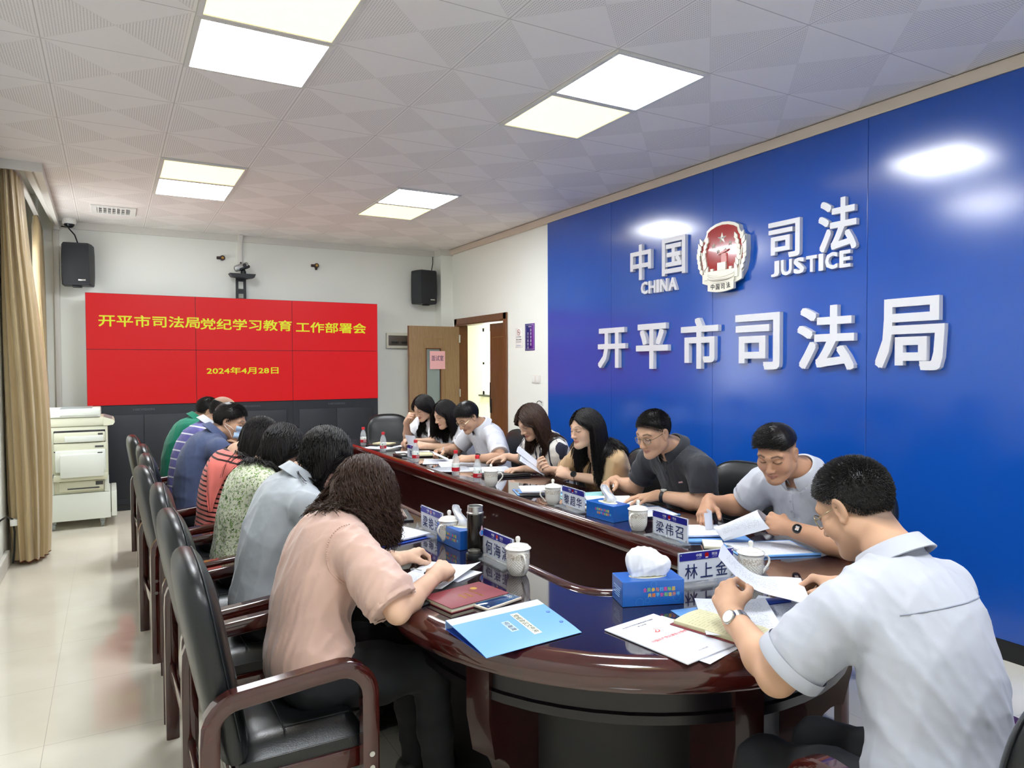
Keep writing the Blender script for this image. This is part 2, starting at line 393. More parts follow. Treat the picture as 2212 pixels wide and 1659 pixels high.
# ================================================================ ceiling lights
M_lw = mat('cold_panel', '#e9f1ff', .4, emit='#f4f9ff', estr=LIGHT_WHITE)
M_ly = mat('warm_panel', '#fff4cc', .4, emit='#fff3ac', estr=LIGHT_WARM)
def panel(x, y, warm, label):
    t = thing('ceiling_light', label, 'ceiling light', (x,y,H), 0, 'ceiling light panels')
    mb = MB(); a = .298; b = .276
    for lo,hi in (((-a,-a,-.014),(-b,a,-.001)),((b,-a,-.014),(a,a,-.001)),((-b,-a,-.014),(b,-b,-.001)),((-b,b,-.014),(b,a,-.001))): mb.box(lo,hi)
    mb.obj('light_frame', M_trim, t, smooth=False)
    MB().box((-b,-b,-.009),(b,b,-.002)).obj('diffuser', M_ly if warm else M_lw, t, smooth=False)
panel(.9,-.3,1,'warm yellow ceiling light panel at the top edge above the left chairs')
panel(.9,.3,0,'large cold white ceiling light panel above the left row of chairs')
panel(.9,2.7,1,'warm ceiling light panel near the video wall, nearer half of the left pair')
panel(.9,3.3,0,'cold white ceiling light panel nearest the air vent')
panel(2.7,-.3,0,'large cold white ceiling light panel nearest the blue wall')
panel(2.7,.3,1,'warm yellow ceiling light panel adjoining the cold one by the blue wall')
panel(2.7,2.7,0,'small cold white ceiling light panel in front of the door')
panel(2.7,3.3,1,'small warm ceiling light panel closest to the door')
for k,(x,y,wm) in enumerate(((.9,-3.3,1),(.9,-2.7,0),(2.7,-3.3,0),(2.7,-2.7,1))):
    panel(x,y,wm,'ceiling light panel in the part of the room behind the camera')

t = thing('ceiling_light','ceiling light panel in the corridor beyond the door','ceiling light',(5.1,6.3,2.75),0,'ceiling light panels')  # unseen panel, added to brighten the corridor
MB().box((-.3,-.6,-.02),(.3,.6,-.001)).obj('light_frame', M_trim, t, smooth=False); MB().box((-.28,-.58,-.026),(.28,.58,-.02)).obj('diffuser', M_lw, t, smooth=False)
# ================================================================ wall lettering
M_let = mat('white_acrylic', '#d9d9dd', .35)
def wall_text(s, y0, y1, z0, z1, nm, label, cat, bold=.035, d=.045, group=None):
    """y0 = left edge (larger y), y1 = right edge, on the blue boards"""
    M = frame((4.1755,(y0+y1)/2,(z0+z1)/2),(0,-1,0),(0,0,1))
    wd_, hg_ = abs(y0-y1), z1-z0
    mb = MB().box((-wd_/2,-hg_/2,0),(wd_/2,hg_/2,d)) if s == 'I' else text_mb(s, wd_, hg_, d, bold)
    o = mb.obj(nm, M_let, None, ang=30)
    o.matrix_world = M; tag(o, label, cat, group); return o
G2 = 'large characters of the bureau name on the blue wall'
for s,y0,y1,z0,z1,wd in (('开',1.93,1.53,1.475,1.835,'first from the left'),('平',1.39,.99,1.468,1.845,'second from the left'),('市',.845,.45,1.47,1.86,'third from the left'),('司',.29,-.10,1.465,1.855,'fourth from the left'),('法',-.235,-.645,1.465,1.87,'fifth from the left'),('局',-.775,-1.175,1.465,1.875,'sixth and rightmost')):
    wall_text(s,y0,y1,z0,z1,'wall_character','large white raised character on the blue wall, '+wd+' of the lower row','wall lettering',.030,.034,G2)
G1 = 'small characters beside the emblem'
for s,y0,y1,z0,z1,wd in (('中',1.47,1.20,2.215,2.515,'far left of the emblem above the word CHINA'),('国',1.07,.80,2.215,2.515,'just left of the emblem above the word CHINA'),('司',.005,-.25,2.205,2.455,'just right of the emblem above the word JUSTICE'),('法',-.385,-.65,2.195,2.52,'far right of the emblem above the word JUSTICE')):
    wall_text(s,y0,y1,z0,z1,'wall_character','white raised character '+wd,'wall lettering',.030,.03,G1)
def latin(word, y0, y1, z0, z1):
    wd = {'C':.78,'H':.78,'I':.3,'N':.8,'A':.86,'J':.62,'U':.78,'S':.74,'T':.72,'E':.68}
    gap = .1; tot = sum(wd[c] for c in word)+gap*(len(word)-1); y = y0; sc = (y0-y1)/tot
    for c in word:
        wall_text(c, y, y-wd[c]*sc, z0, z1, 'wall_letter', 'white raised capital %s in the word %s beside the emblem' % (c, word), 'wall lettering', .045, .026, 'letters of the word '+word)
        y -= (wd[c]+gap)*sc
latin('CHINA',1.335,.90,2.093,2.198); latin('JUSTICE',-.015,-.61,2.09,2.196)

# ---------------------------------------------------------------- emblem
M_sil = mat('satin_silver', '#d9d6c8', .3, metal=.35); M_red = mat('red_enamel', '#9c1418', .12, coat=.6)
def emblem():
    # local: u right, v up, origin at centre; half width .235, half height .255
    t = thing('wall_emblem', 'shield shaped silver and red emblem between the characters on the blue wall', 'emblem')
    t.matrix_world = frame((4.1755,.408,2.288),(0,-1,0),(0,0,1))
    def arc(cx,cy,r,a0,a1,n=8): return [(cx+r*math.cos(math.radians(a0+(a1-a0)*k/(n-1))), cy+r*math.sin(math.radians(a0+(a1-a0)*k/(n-1)))) for k in range(n)]
    half = [(0,.25),(.06,.244),(.12,.226),(.155,.205)]+arc(.235,.205,.08,182,262,6)+[(.226,.118),(.228,.03),(.222,-.05),(.205,-.115),(.165,-.17),(.09,-.2),(0,-.21)]
    out = half+[(-x,y) for x,y in half[::-1]][1:-1]
    MB().prism(out,.04).obj('shield_rim', M_sil, t)
    inn = [(x*.9,y*.9+.004) for x,y in out]
    MB().prism(inn,.004,Matrix.Translation((0,0,.0395))).obj('shield_field', M_red, t)
    def star(cx,cy,r):
        mb = MB(); c = (cx,cy,.056); vs = [c]
        for k in range(10):
            a = PI/2+k*PI/5; q = r if k%2==0 else r*.4; vs.append((cx+q*math.cos(a),cy+q*math.sin(a),.042))
        mb.add(vs,[(0,1+k,1+(k+1)%10) for k in range(10)]); return mb.obj('star', M_sil, t, smooth=False)
    star(0,.13,.05)
    for cx,cy in ((-.08,.085),(-.035,.04),(.035,.04),(.08,.085)): star(cx,cy,.026)
    # wreath
    for sgn in (-1,1):
        mb = MB()
        for k in range(7):
            px = sgn*(.168+.028*math.sin(k/6*PI)); py = -.115+.036*k
            for da,off,ln in ((24,.018,.062),(-20,-.02,.06)):
                a = PI/2 - sgn*math.radians(da) ; cx, cy = px+sgn*off, py
                L = Matrix.Translation((cx,cy,.043+.003*(k%2))) @ Matrix.Rotation(a,4,'Z')
                pts = [(0,-.006),(ln*.4,-.017),(ln,0),(ln*.4,.017),(0,.006)]
                mb.prism(pts,.012,L)
        mb.tube([(sgn*.16,-.15,.045),(sgn*.178,-.05,.047),(sgn*.196,.05,.046)],.007,6)
        mb.obj('wheat_wreath', M_sil, t)
    # gate tower and wall at the foot of the field, pillar above it
    mb = MB(); mb.box((-.16,-.16,.04),(.16,-.1,.056)); mb.box((-.03,-.1,.04),(.05,-.045,.06))
    for x in (-.15,-.1,.08,.13): mb.box((x,-.1,.04),(x+.026,-.082,.058))
    mb.obj('wall_relief', M_sil, t, smooth=False)
    mb = MB(); mb.box((.0,-.05,.04),(.05,.0,.052)); mb.box((.004,.0,.04),(.046,.02,.054)); mb.prism([(-.03,.012),(.0,.02),(.05,.03),(.075,.045),(.05,.045),(0,.034)],.014,Matrix.Translation((0,0,.041)))
    mb.obj('pillar', mat('pink_enamel','#d99c96',.3), t, smooth=False)
    mb = MB()
    for k in range(5): mb.tube([(-.13+.26*i/8, -.125-.012*k-.03*(1-((i-4)/4)**2)*(1 if k%2 else .7), .054) for i in range(9)],.007,6)
    mb.obj('river_relief', M_sil, t)
    # ribbon with the four characters
    def rib(x0,x1,yo,hh,z,name,dz):
        mb = MB(); n = 14; top=[]; bot=[]
        for k in range(n):
            x = x0+(x1-x0)*k/(n-1); yy = yo-.045+ .9*x*x*1.1
            top.append((x,yy+hh/2)); bot.append((x,yy-hh/2))
        mb.prism(top+bot[::-1],dz,Matrix.Translation((0,0,z))); return mb.obj(name, M_sil, t)
    rib(-.19,.19,-.135,.07,.03,'ribbon_tail',.018); r = rib(-.125,.125,-.175,.075,.035,'ribbon',.024)
    for k,c in enumerate('中国司法'):
        x = -.075+.05*k; text_mb(c,.036,.042,.002,.02).obj('ribbon_character', M_black, r).matrix_local = Matrix.Translation((x,-.22+.99*x*x,.0585)) @ Matrix.Rotation(math.atan(1.98*x),4,'Z')
emblem()

# ================================================================ back wall
M_scr = mat('red_screen', '#200404', .35, spec=.25, emit='#dd1a1f', estr=.62)
M_yel = mat('yellow_screen_text', '#202004', .4, emit='#e6f01e', estr=.6)
SX0, SX1, SZ0, SZ1, SYF = .045, 3.132, 1.105, 2.267, 5.1
cw, ch = (SX1-SX0)/3, (SZ1-SZ0)/2
pos = ['left','middle','right']
texts = {0:('开平市司法局',.158,1.118),1:('党纪学习教育',1.122,2.10),2:('工作部署会',2.145,2.985)}
row_panels = {}
for r in (1,0):
    for c in range(3):
        x0 = SX0+c*cw; z0 = SZ0+r*ch
        t = thing('video_wall_panel', 'red lit video wall screen, %s of the %s row' % (pos[c], 'upper' if r else 'lower'), 'screen', (x0+cw/2,SYF,z0), 0, 'video wall screens')
        MB().box((-cw/2+.0006,.004,.0006),(cw/2-.0006,.14,ch-.0006)).obj('bezel', M_black, t, smooth=False)
        MB().box((-cw/2+.0028,0,.0028),(cw/2-.0028,.006,ch-.0028)).obj('display', M_scr, t, smooth=False)
        row_panels[(r,c)] = t
for c,(s,xa,xb) in texts.items():
    t = row_panels[(1,c)]; o = text_mb(s,xb-xa,.125,.0015,.022).obj('title_text', M_yel, t)
    o.matrix_local = frame(((xa+xb)/2-t.location.x,-.0005,1.985-.012*c-t.location.z),(1,0,0),(0,0,1))
t = row_panels[(0,1)]; o = text_mb('2024年4月28日',.765,.08,.0015,.02).obj('date_text', M_yel, t); o.matrix_local = frame((1.56-t.location.x,-.0005,1.459-t.location.z),(1,0,0),(0,0,1))
M_cab = mat('dark_cabinet', '#24272d', .55)
for c in range(3):
    x0 = SX0+c*cw
    t = thing('console_cabinet', 'dark two door console cabinet under the %s column of screens' % pos[c], 'cabinet', (x0+cw/2,SYF,0), 0, 'console cabinets')
    MB().box((-cw/2+.001,.01,0),(cw/2-.001,.29,SZ0-.001)).obj('body', M_cab, t, smooth=False)
    for k,(a,b) in enumerate(((-.47,-.05),(-.047,.36))):
        a,b = (-cw/2+.07+ (0 if k==0 else (cw-.14)/2), -cw/2+.07+(cw-.14)/2*(k+1)-.003)
        d = MB().rbox((a,.002,.13),(b,.0105,1.0),.003).obj('door', M_cab, t)
        MB().rbox((b-.03 if k==0 else a+.02,-.002,.52),(b-.02 if k==0 else a+.03,.004,.62),.002).obj('door_handle', M_black, d)
    MB().box((-cw/2+.001,.0,.0),(cw/2-.001,.012,.06)).obj('plinth', M_black, t, smooth=False)
    o = text_mb('HIKVISION',.2,.024,.001,.03).obj('maker_lettering', mat('grey_print','#565a60',.5), t); o.matrix_local = frame((0 if c!=1 else .05,.0095,1.055),(1,0,0),(0,0,1))
# loudspeakers
def speaker(x, y, z, rz, label):
    t = thing('wall_speaker', label, 'loudspeaker', (x,y,z), rz, 'wall loudspeakers')
    h,w,d = .43,.29,.2
    def prof(s, yy): return [(-w/2*s,0),(-w/2*s*.98,-yy*.55),(-w/2*s*.82,-yy),(w/2*s*.82,-yy),(w/2*s*.98,-yy*.55),(w/2*s,0)]
    mb = MB(); rows=[]; n=6
    for zz,s in ((-h/2,.9),(-h/2+.012,.965),(-h/4,1),(h/4,1),(h/2-.012,.965),(h/2,.9)):
        rows.append([(px,py,zz) for px,py in prof(s,d*(.96 if s<.92 else 1))])
    vs=[q for r in rows for q in r]; fs=[(i*n+k,i*n+(k+1)%n,(i+1)*n+(k+1)%n,(i+1)*n+k) for i in range(5) for k in range(n)]+[tuple(range(n))[::-1],tuple(5*n+k for k in range(n))]
    mb.add(vs,fs); mb.obj('cabinet', mat('speaker_black','#25282d',.5), t, ang=20)
    m = mat('speaker_grille','#1d2024',.6); 
    MB().rbox((-w/2*.8,-d-.004,-h/2+.02),(w/2*.8,-d+.004,h/2-.02),.006).obj('grille', m, t)
    MB().rbox((.02,-d-.006,-h/2+.045),(.085,-d-.003,-h/2+.06),.001).obj('badge', M_steel, t)
    MB().rbox((-.04,-d*.75,-h/2-.02),(.04,-d*.45,-h/2+.001),.004).obj('foot_bracket', M_black, t); MB().rbox((-.03,0,-.05),(.03,.06,.05),.004).obj('wall_mount', M_black, t)
speaker(-.01,5.33,2.555,math.radians(-6),'black wall loudspeaker hung above the copier, left of the screens')
speaker(3.80,5.33,2.515,math.radians(10),'black wall loudspeaker hung above the open door, right of the screens')
single(MB().tube([(-.16,5.36,2.96),(-.1,5.34,2.95),(-.04,5.3,2.87),(-.01,5.28,2.77)],.007,8),'speaker_cable',M_black,'black cable curving from the wall duct to the left loudspeaker','cable')
single(MB().tube([(4.0,5.39,2.98),(3.99,5.37,2.85),(3.95,5.33,2.73)],.006,8),'speaker_cable',M_black,'black cable hanging from the ceiling to the right loudspeaker','cable')
mb = MB(); mb.rbox((-.235,5.372,0),(-.185,5.4,2.93),.003); mb.rbox((-.225,5.33,2.92),(-.175,5.4,2.99),.003)
single(mb,'cable_duct',M_trim,'white vertical cable duct in the corner left of the screens','cable duct')
mb = MB(); mb.rbox((1.56,5.375,2.68),(1.61,5.4,2.95),.003); mb.add([(1.56,5.375,2.94),(1.61,5.375,2.94),(1.61,5.4,2.94),(1.56,5.4,2.94),(1.567,5.33,3.015),(1.617,5.33,3.015),(1.617,5.395,3.015),(1.567,5.395,3.015)],[(0,1,5,4),(1,2,6,5),(2,3,7,6),(3,0,4,7),(4,5,6,7),(0,3,2,1)])
single(mb,'cable_duct',M_trim,'short white cable duct above the conference camera','cable duct')
# conference camera on a bracket
t = thing('conference_camera','silver and black conference camera on a shelf above the screens','camera',(1.58,5.25,2.27))
mb = MB(); mb.box((-.058,.05,0),(-.03,.07,.26)); mb.box((.026,.05,0),(.054,.07,.26)); mb.box((-.03,.05,.0),(.026,.07,.02)); mb.box((-.03,.05,.07),(.026,.07,.125)); mb.box((-.03,.05,.21),(.026,.07,.26)); mb.obj('mounting_plate', M_black, t, smooth=False)
mb = MB()
mb.prism([(-.14,.0),(-.115,-.035),(.06,-.05),(.125,-.038),(.14,.0)],.14,Matrix(((1,0,0,0),(0,0,1,-.09),(0,1,0,.285),(0,0,0,1)))); mb.obj('shelf', M_black, t, smooth=False)
mb = MB(); mb.lathe([(.03,.285),(.03,.31),(.022,.335)],16,Matrix.Translation((.015,-.02,0))); mb.obj('camera_base', M_black, t)
Mx = Matrix.Translation((-.005,-.02,.365)) @ Matrix.Rotation(math.radians(-22),4,'Y')
MB().rbox((-.08,-.05,-.032),(.08,.05,.036),.022,4,Mx).obj('camera_head', mat('silver_plastic','#9fa0a0',.25,metal=.6), t)
mb = MB(); mb.rbox((-.04,-.054,-.036),(.083,.052,-.004),.012,3,Mx); mb.cyl(Mx@Vector((.03,-.05,.005)),Mx@Vector((.03,-.066,.005)),.02,16); mb.obj('camera_lens', M_black, t)
MB().tube([(.01,.12,.44),(.0,.1,.38),(.02,.03,.33)],.008,6).obj('camera_cable', M_black, t)
for x,z,k,w_ in ((1.378,2.745,0,'left'),(2.445,2.727,1,'right')):
    mb = MB(); mb.rbox((-.045,-.02,-.016),(.045,.0,.016),.004); mb.cyl((.015,0,0),(.015,-.045,0),.028,14)
    if k: mb.rbox((.002,-.02,-.05),(.028,0,0),.004)
    t = thing('wall_bracket','small dark round wall bracket, %s of the conference camera' % ('to the left' if not k else 'to the right'),'bracket',(x,5.4,z),0,'wall brackets')
    mb.obj('bracket_body', mat('maroon_plastic','#2c1213',.4), t); MB().cyl((.015,-.045,0),(.015,-.048,0),.014,12).obj('bolt', mat('brass','#b08a40',.3,metal=1), t)
# fuse box
t = thing('fuse_box','cream fuse box with grey flap on the wall beside the open door','fuse box',(3.51,5.4,1.83))
MB().rbox((-.17,-.04,-.1),(.17,0,.1),.008).obj('housing', mat('cream_plastic','#d8d6c4',.45), t)
MB().rbox((-.145,-.048,-.065),(.16,-.038,.065),.005).obj('flap', mat('smoked_flap','#5b544c',.25), t)
for x,n in ((-.11,5),(.03,4)):
    for k in range(n): MB().box((x+.02*k,-.051,-.04),(x+.015+.02*k,-.047,-.012)).obj('breaker', M_black, t, smooth=False)
# ceiling: vent and dome camera
t = thing('air_vent','white square air vent grille in the ceiling corner','air vent',(.31,4.55,H))
mb = MB(); a,b,c2,d2 = -.19,.19,-.19,.19
for lo,hi in (((a,c2,-.012),(a+.05,d2,-.0005)),((b-.05,c2,-.012),(b,d2,-.0005)),((a+.05,c2,-.012),(b-.05,c2+.05,-.0005)),((a+.05,d2-.05,-.012),(b-.05,d2,-.0005))): mb.rbox(lo,hi,.002,1)
mb.obj('vent_frame', M_white, t, smooth=False)
MB().box((a+.05,c2+.05,-.002),(b-.05,d2-.05,-.0004)).obj('duct', mat('vent_dark','#4b4d4c',.6), t, smooth=False)
mb = MB()
for k in range(7): mb.box((a+.055+.038*k,c2+.05,-.011),(a+.067+.038*k,d2-.05,-.003))
for k in range(3): mb.box((a+.05,c2+.09+.09*k,-.01),(b-.05,c2+.1+.09*k,-.002))
mb.obj('vanes', M_white, t, smooth=False)
t = thing('dome_camera','white ceiling dome camera in the corner above the left loudspeaker','security camera',(-.085,5.24,H))
MB().lathe([(.0,0),(.062,0),(.065,-.04),(.055,-.052),(.0,-.052)],24).obj('housing', M_white, t)
MB().lathe([(.048,-.052),(.046,-.068),(.03,-.086),(0,-.094)],24).obj('dome', mat('smoked_dome','#25282a',.08), t)

# ================================================================ things on the right wall
def flat_sign(name,label,cat,yc,zc,w,h,m,x=XR,th=.004):
    t = thing(name,label,cat); t.matrix_world = frame((x-.0008,yc,zc),(0,-1,0),(0,0,1))
    return t
t = flat_sign('no_smoking_sign','small white no smoking sign beside the door frame','sign',3.463,1.808,.15,.21,None)
MB().rbox((-.075,-.108,0),(.075,.108,.004),.0015).obj('board', mat('sign_white','#eeece8',.3), t)
M_redp = mat('red_print','#a23a34',.4); M_ink = mat('ink','#3a3a3e',.5)
mb = MB()
for k in range(24):
    a0,a1 = 2*PI*k/24, 2*PI*(k+1)/24
    mb.add([(.034*math.cos(a0),.06+.034*math.sin(a0),.0046),(.034*math.cos(a1),.06+.034*math.sin(a1),.0046),(.028*math.cos(a1),.06+.028*math.sin(a1),.0046),(.028*math.cos(a0),.06+.028*math.sin(a0),.0046)],[(0,1,2,3)])
mb.add([(-.024,.078,.0047),(-.02,.083,.0047),(.024,.042,.0047),(.02,.037,.0047)],[(0,1,2,3)]); mb.obj('ban_symbol', M_redp, t, smooth=False)
mb = MB(); mb.box((-.02,.056,.0042),(.02,.062,.0045)); mb.obj('cigarette', M_ink, t, smooth=False)
for s,z,w_,h_ in (('公共场所',.01,.11,.017),('禁止吸烟',-.02,.11,.018),('NO SMOKING',-.046,.11,.009)):
    text_mb(s,w_,h_,.0004,.012).obj('sign_text', M_ink, t).matrix_local = Matrix.Translation((0,z,.0042))
MB().box((-.05,-.09,.0041),(.045,-.083,.0045)).obj('contact_line', mat('pale_blue_print','#9fb2d6',.5), t, smooth=False)
t = flat_sign('slogan_sign','dark blue and purple vertical slogan sign beside the door','sign',3.23,1.808,.19,.29,None)
mS = mat('slogan_blue','#1b1a6a',.3); v = coords(mS,'Object'); sx = nd(mS,'ShaderNodeSeparateXYZ'); lk(mS,v,sx.inputs[0])
setcol(mS, ramp(mS, mth(mS,'ADD',mth(mS,'MULTIPLY',sx.outputs[0],5.0),.5), [(.45,'#17186c'),(.8,'#5c2486'),(.84,'#7d37a0'),(1,'#4a2a8c')]))
MB().rbox((-.098,-.145,0),(.098,.145,.004),.001).obj('board', mS, t)
mb = MB()
for lo,hi in (((-.085,-.132,.0041),(.085,-.129,.0046)),((-.085,.129,.0041),(.085,.132,.0046)),((-.085,-.132,.0041),(-.082,.132,.0046)),((.082,-.132,.0041),(.085,.132,.0046))): mb.box(lo,hi)
mb.obj('border', M_let, t, smooth=False)
for k,c in enumerate('请讲普通话'): text_mb(c,.026,.03,.0005,.02).obj('slogan_character', M_let, t).matrix_local = Matrix.Translation((.025,.075-.038*k,.0042))
for k,c in enumerate('请写规范字'): text_mb(c,.026,.03,.0005,.02).obj('slogan_character', M_let, t).matrix_local = Matrix.Translation((-.035,.038-.038*k,.0042))
text_mb('中国司法',.07,.012,.0005,.02).obj('heading_text', M_let, t).matrix_local = Matrix.Translation((.005,.112,.0042))
t = flat_sign('light_switch','white double light switch on the wall below the signs','switch',3.098,1.355,.17,.085,None)
MB().rbox((-.085,-.043,0),(.085,.043,.009),.004).obj('plate', mat('switch_cream','#e4e0d8',.35), t)
MB().rbox((-.075,-.032,.009),(-.012,.032,.013),.003).obj('rocker', M_white, t); MB().rbox((.012,-.032,.009),(.06,.032,.0115),.002).obj('socket', M_white, t)
t = flat_sign('wall_hook','bent dark wire hook on the wall left of the blue boards','hook',2.985,1.1,.1,.1,None)
MB().rbox((-.025,-.03,0),(.025,.03,.003),.001).obj('adhesive_pad', M_glass, t); MB().tube([(-.1,-.14,.02),(-.06,.0,.03),(-.045,.022,.03),(-.02,.03,.02),(0,.01,.004)],.004,8).obj('wire', M_dark, t)
t = thing('paper_notice','pink paper notice taped over the glass of the open door','notice'); t.matrix_world = frame((3.885,4.9935,1.575),(1,0,0),(0,0,1))
MB().box((-.105,-.115,0),(.105,.115,.001)).obj('sheet', mat('pink_paper','#eeb4b6',.8), t, smooth=False)
text_mb('面试室',.165,.07,.0004,.006).obj('notice_text', mat('dim_ink','#4a3c66',.6), t).matrix_local = Matrix.Translation((0,.025,.0012))
# ================================================================ conference table
M_mah = wood('mahogany', '#2a0c0a', '#481610', .12, .9, (2.2,26,26), bmp=.0)
M_mahd = wood('dark_mahogany', '#1d0809', '#32100f', .22, .5, (2.2,26,26), bmp=.0)
M_top = wood('lacquered_top', '#160a12', '#221018', .05, 1.0, (2.2,20,20), bmp=.0)
TCX, TY0, TY1 = 1.905, -1.25, 3.05     # centre line, start and end of the straight sides
def stadium(hw, ry, off=0, n=28, sq=1.0):
    """loop of 2n points, counter-clockwise, starting at +x side near end"""
    P = []
    for k in range(n):
        a = PI*k/(n-1); c, s_ = math.cos(a), math.sin(a)
        c = math.copysign(abs(c)**sq, c); s_ = s_**sq
        P.append((TCX-(hw)*c, TY0-ry*s_))
    for k in range(n):
        a = PI*k/(n-1); c, s_ = math.cos(a), math.sin(a)
        c = math.copysign(abs(c)**sq, c); s_ = s_**sq
        P.append((TCX+(hw)*c, TY1+ry*s_))
    return P
def loop_loft(levels, name, m, parent, ang=35):
    """levels: list of (loop points, z); closed lengthwise, open profile"""
    n = len(levels[0][0]); vs = []; fs = []
    for P, z in levels: vs += [(x,y,z) for x,y in P]
    for i in range(len(levels)-1):
        for k in range(n): fs.append((i*n+k, i*n+(k+1)%n, (i+1)*n+(k+1)%n, (i+1)*n+k))
    return MB().add(vs,fs).obj(name, m, parent, ang=ang)
table = thing('conference_table','long oval dark mahogany conference table with an open middle','table')
def ring(inner, outer, z0, z1): return [(inner,z0),(inner,z1),(outer,z1),(outer,z0),(inner,z0)]
O = lambda d: stadium(.9-d, .89-d)
I = lambda d: stadium(.295-d, .25-d, sq=.55)
loop_loft([(I(-.045),TZ),(O(.06),TZ)], 'tabletop', M_top, table)
loop_loft([(O(.06),TZ),(O(.045),TZ),(O(.012),TZ-.008),(O(.0),TZ-.03),(O(0.004),TZ-.06),(O(.015),TZ-.082),(O(.03),TZ-.09),(O(.10),TZ-.09),(O(.10),TZ-.02)], 'edge_moulding', M_mah, table, 60)
loop_loft([(I(-.045),TZ-.001),(I(-.043),TZ+.006),(I(-.03),TZ+.012),(I(-.015),TZ+.010),(I(-.004),TZ-.001),(I(-.0),TZ-.05),(I(-.01),TZ-.075),(I(-.02),TZ-.075)], 'inner_bead', M_mah, table, 60)
loop_loft([(I(-.02),TZ-.07),(I(-.02),.04),(I(-.05),.04)], 'inner_panel', M_mahd, table)
loop_loft([(O(.13),TZ-.08),(O(.13),.575),(O(.12),.57),(O(.12),.545),(O(.145),.54),(O(.145),.575)], 'skirt', mat('shaded_skirt','#120e12',.3), table)  # under-table shade put into the near-black skirt colour
loop_loft([(O(.34),TZ-.1),(O(.34),.0)], 'modesty_panel', mat('shaded_panel','#0b0a0d',.5), table)  # panel colour darkened to carry the shade below the tabletop
def leg_panel(x, y, ang):
    """radial bracket leg; local +X points outwards"""
    M = Matrix.Translation((x,y,0)) @ Matrix.Rotation(ang,4,'Z') @ Matrix(((1,0,0,0),(0,0,1,-.045),(0,1,0,0),(0,0,0,1)))
    pr = [(-.05,.0),(.08,.0)]+[(.08+.13*(1-math.cos(a*PI/20)), .36*math.sin(a*PI/20)) for a in range(1,11)]+[(.235,.48),(.235,.672),(-.05,.672)]
    MB().prism(pr,.09,M).obj('leg', M_mahd, table, ang=25)
for a in (200,258,312,342):
    c,s_ = math.cos(math.radians(a)), math.sin(math.radians(a))
    leg_panel(TCX+(.9-.35)*c, TY0+(.89-.35)*s_, math.atan2(s_,c))
for y in (-.35,.75,1.85,2.9):
    leg_panel(TCX-.57,y,PI); leg_panel(TCX+.57,y,0)
# small round cover and fixing screws on the inner panel
for x,y in ((2.213,.42),): 
    for dy in (-.02,.02): MB().cyl((2.176,y+dy,.60),(2.186,y+dy,.60),.006,8).obj('panel_clip', M_steel, table)

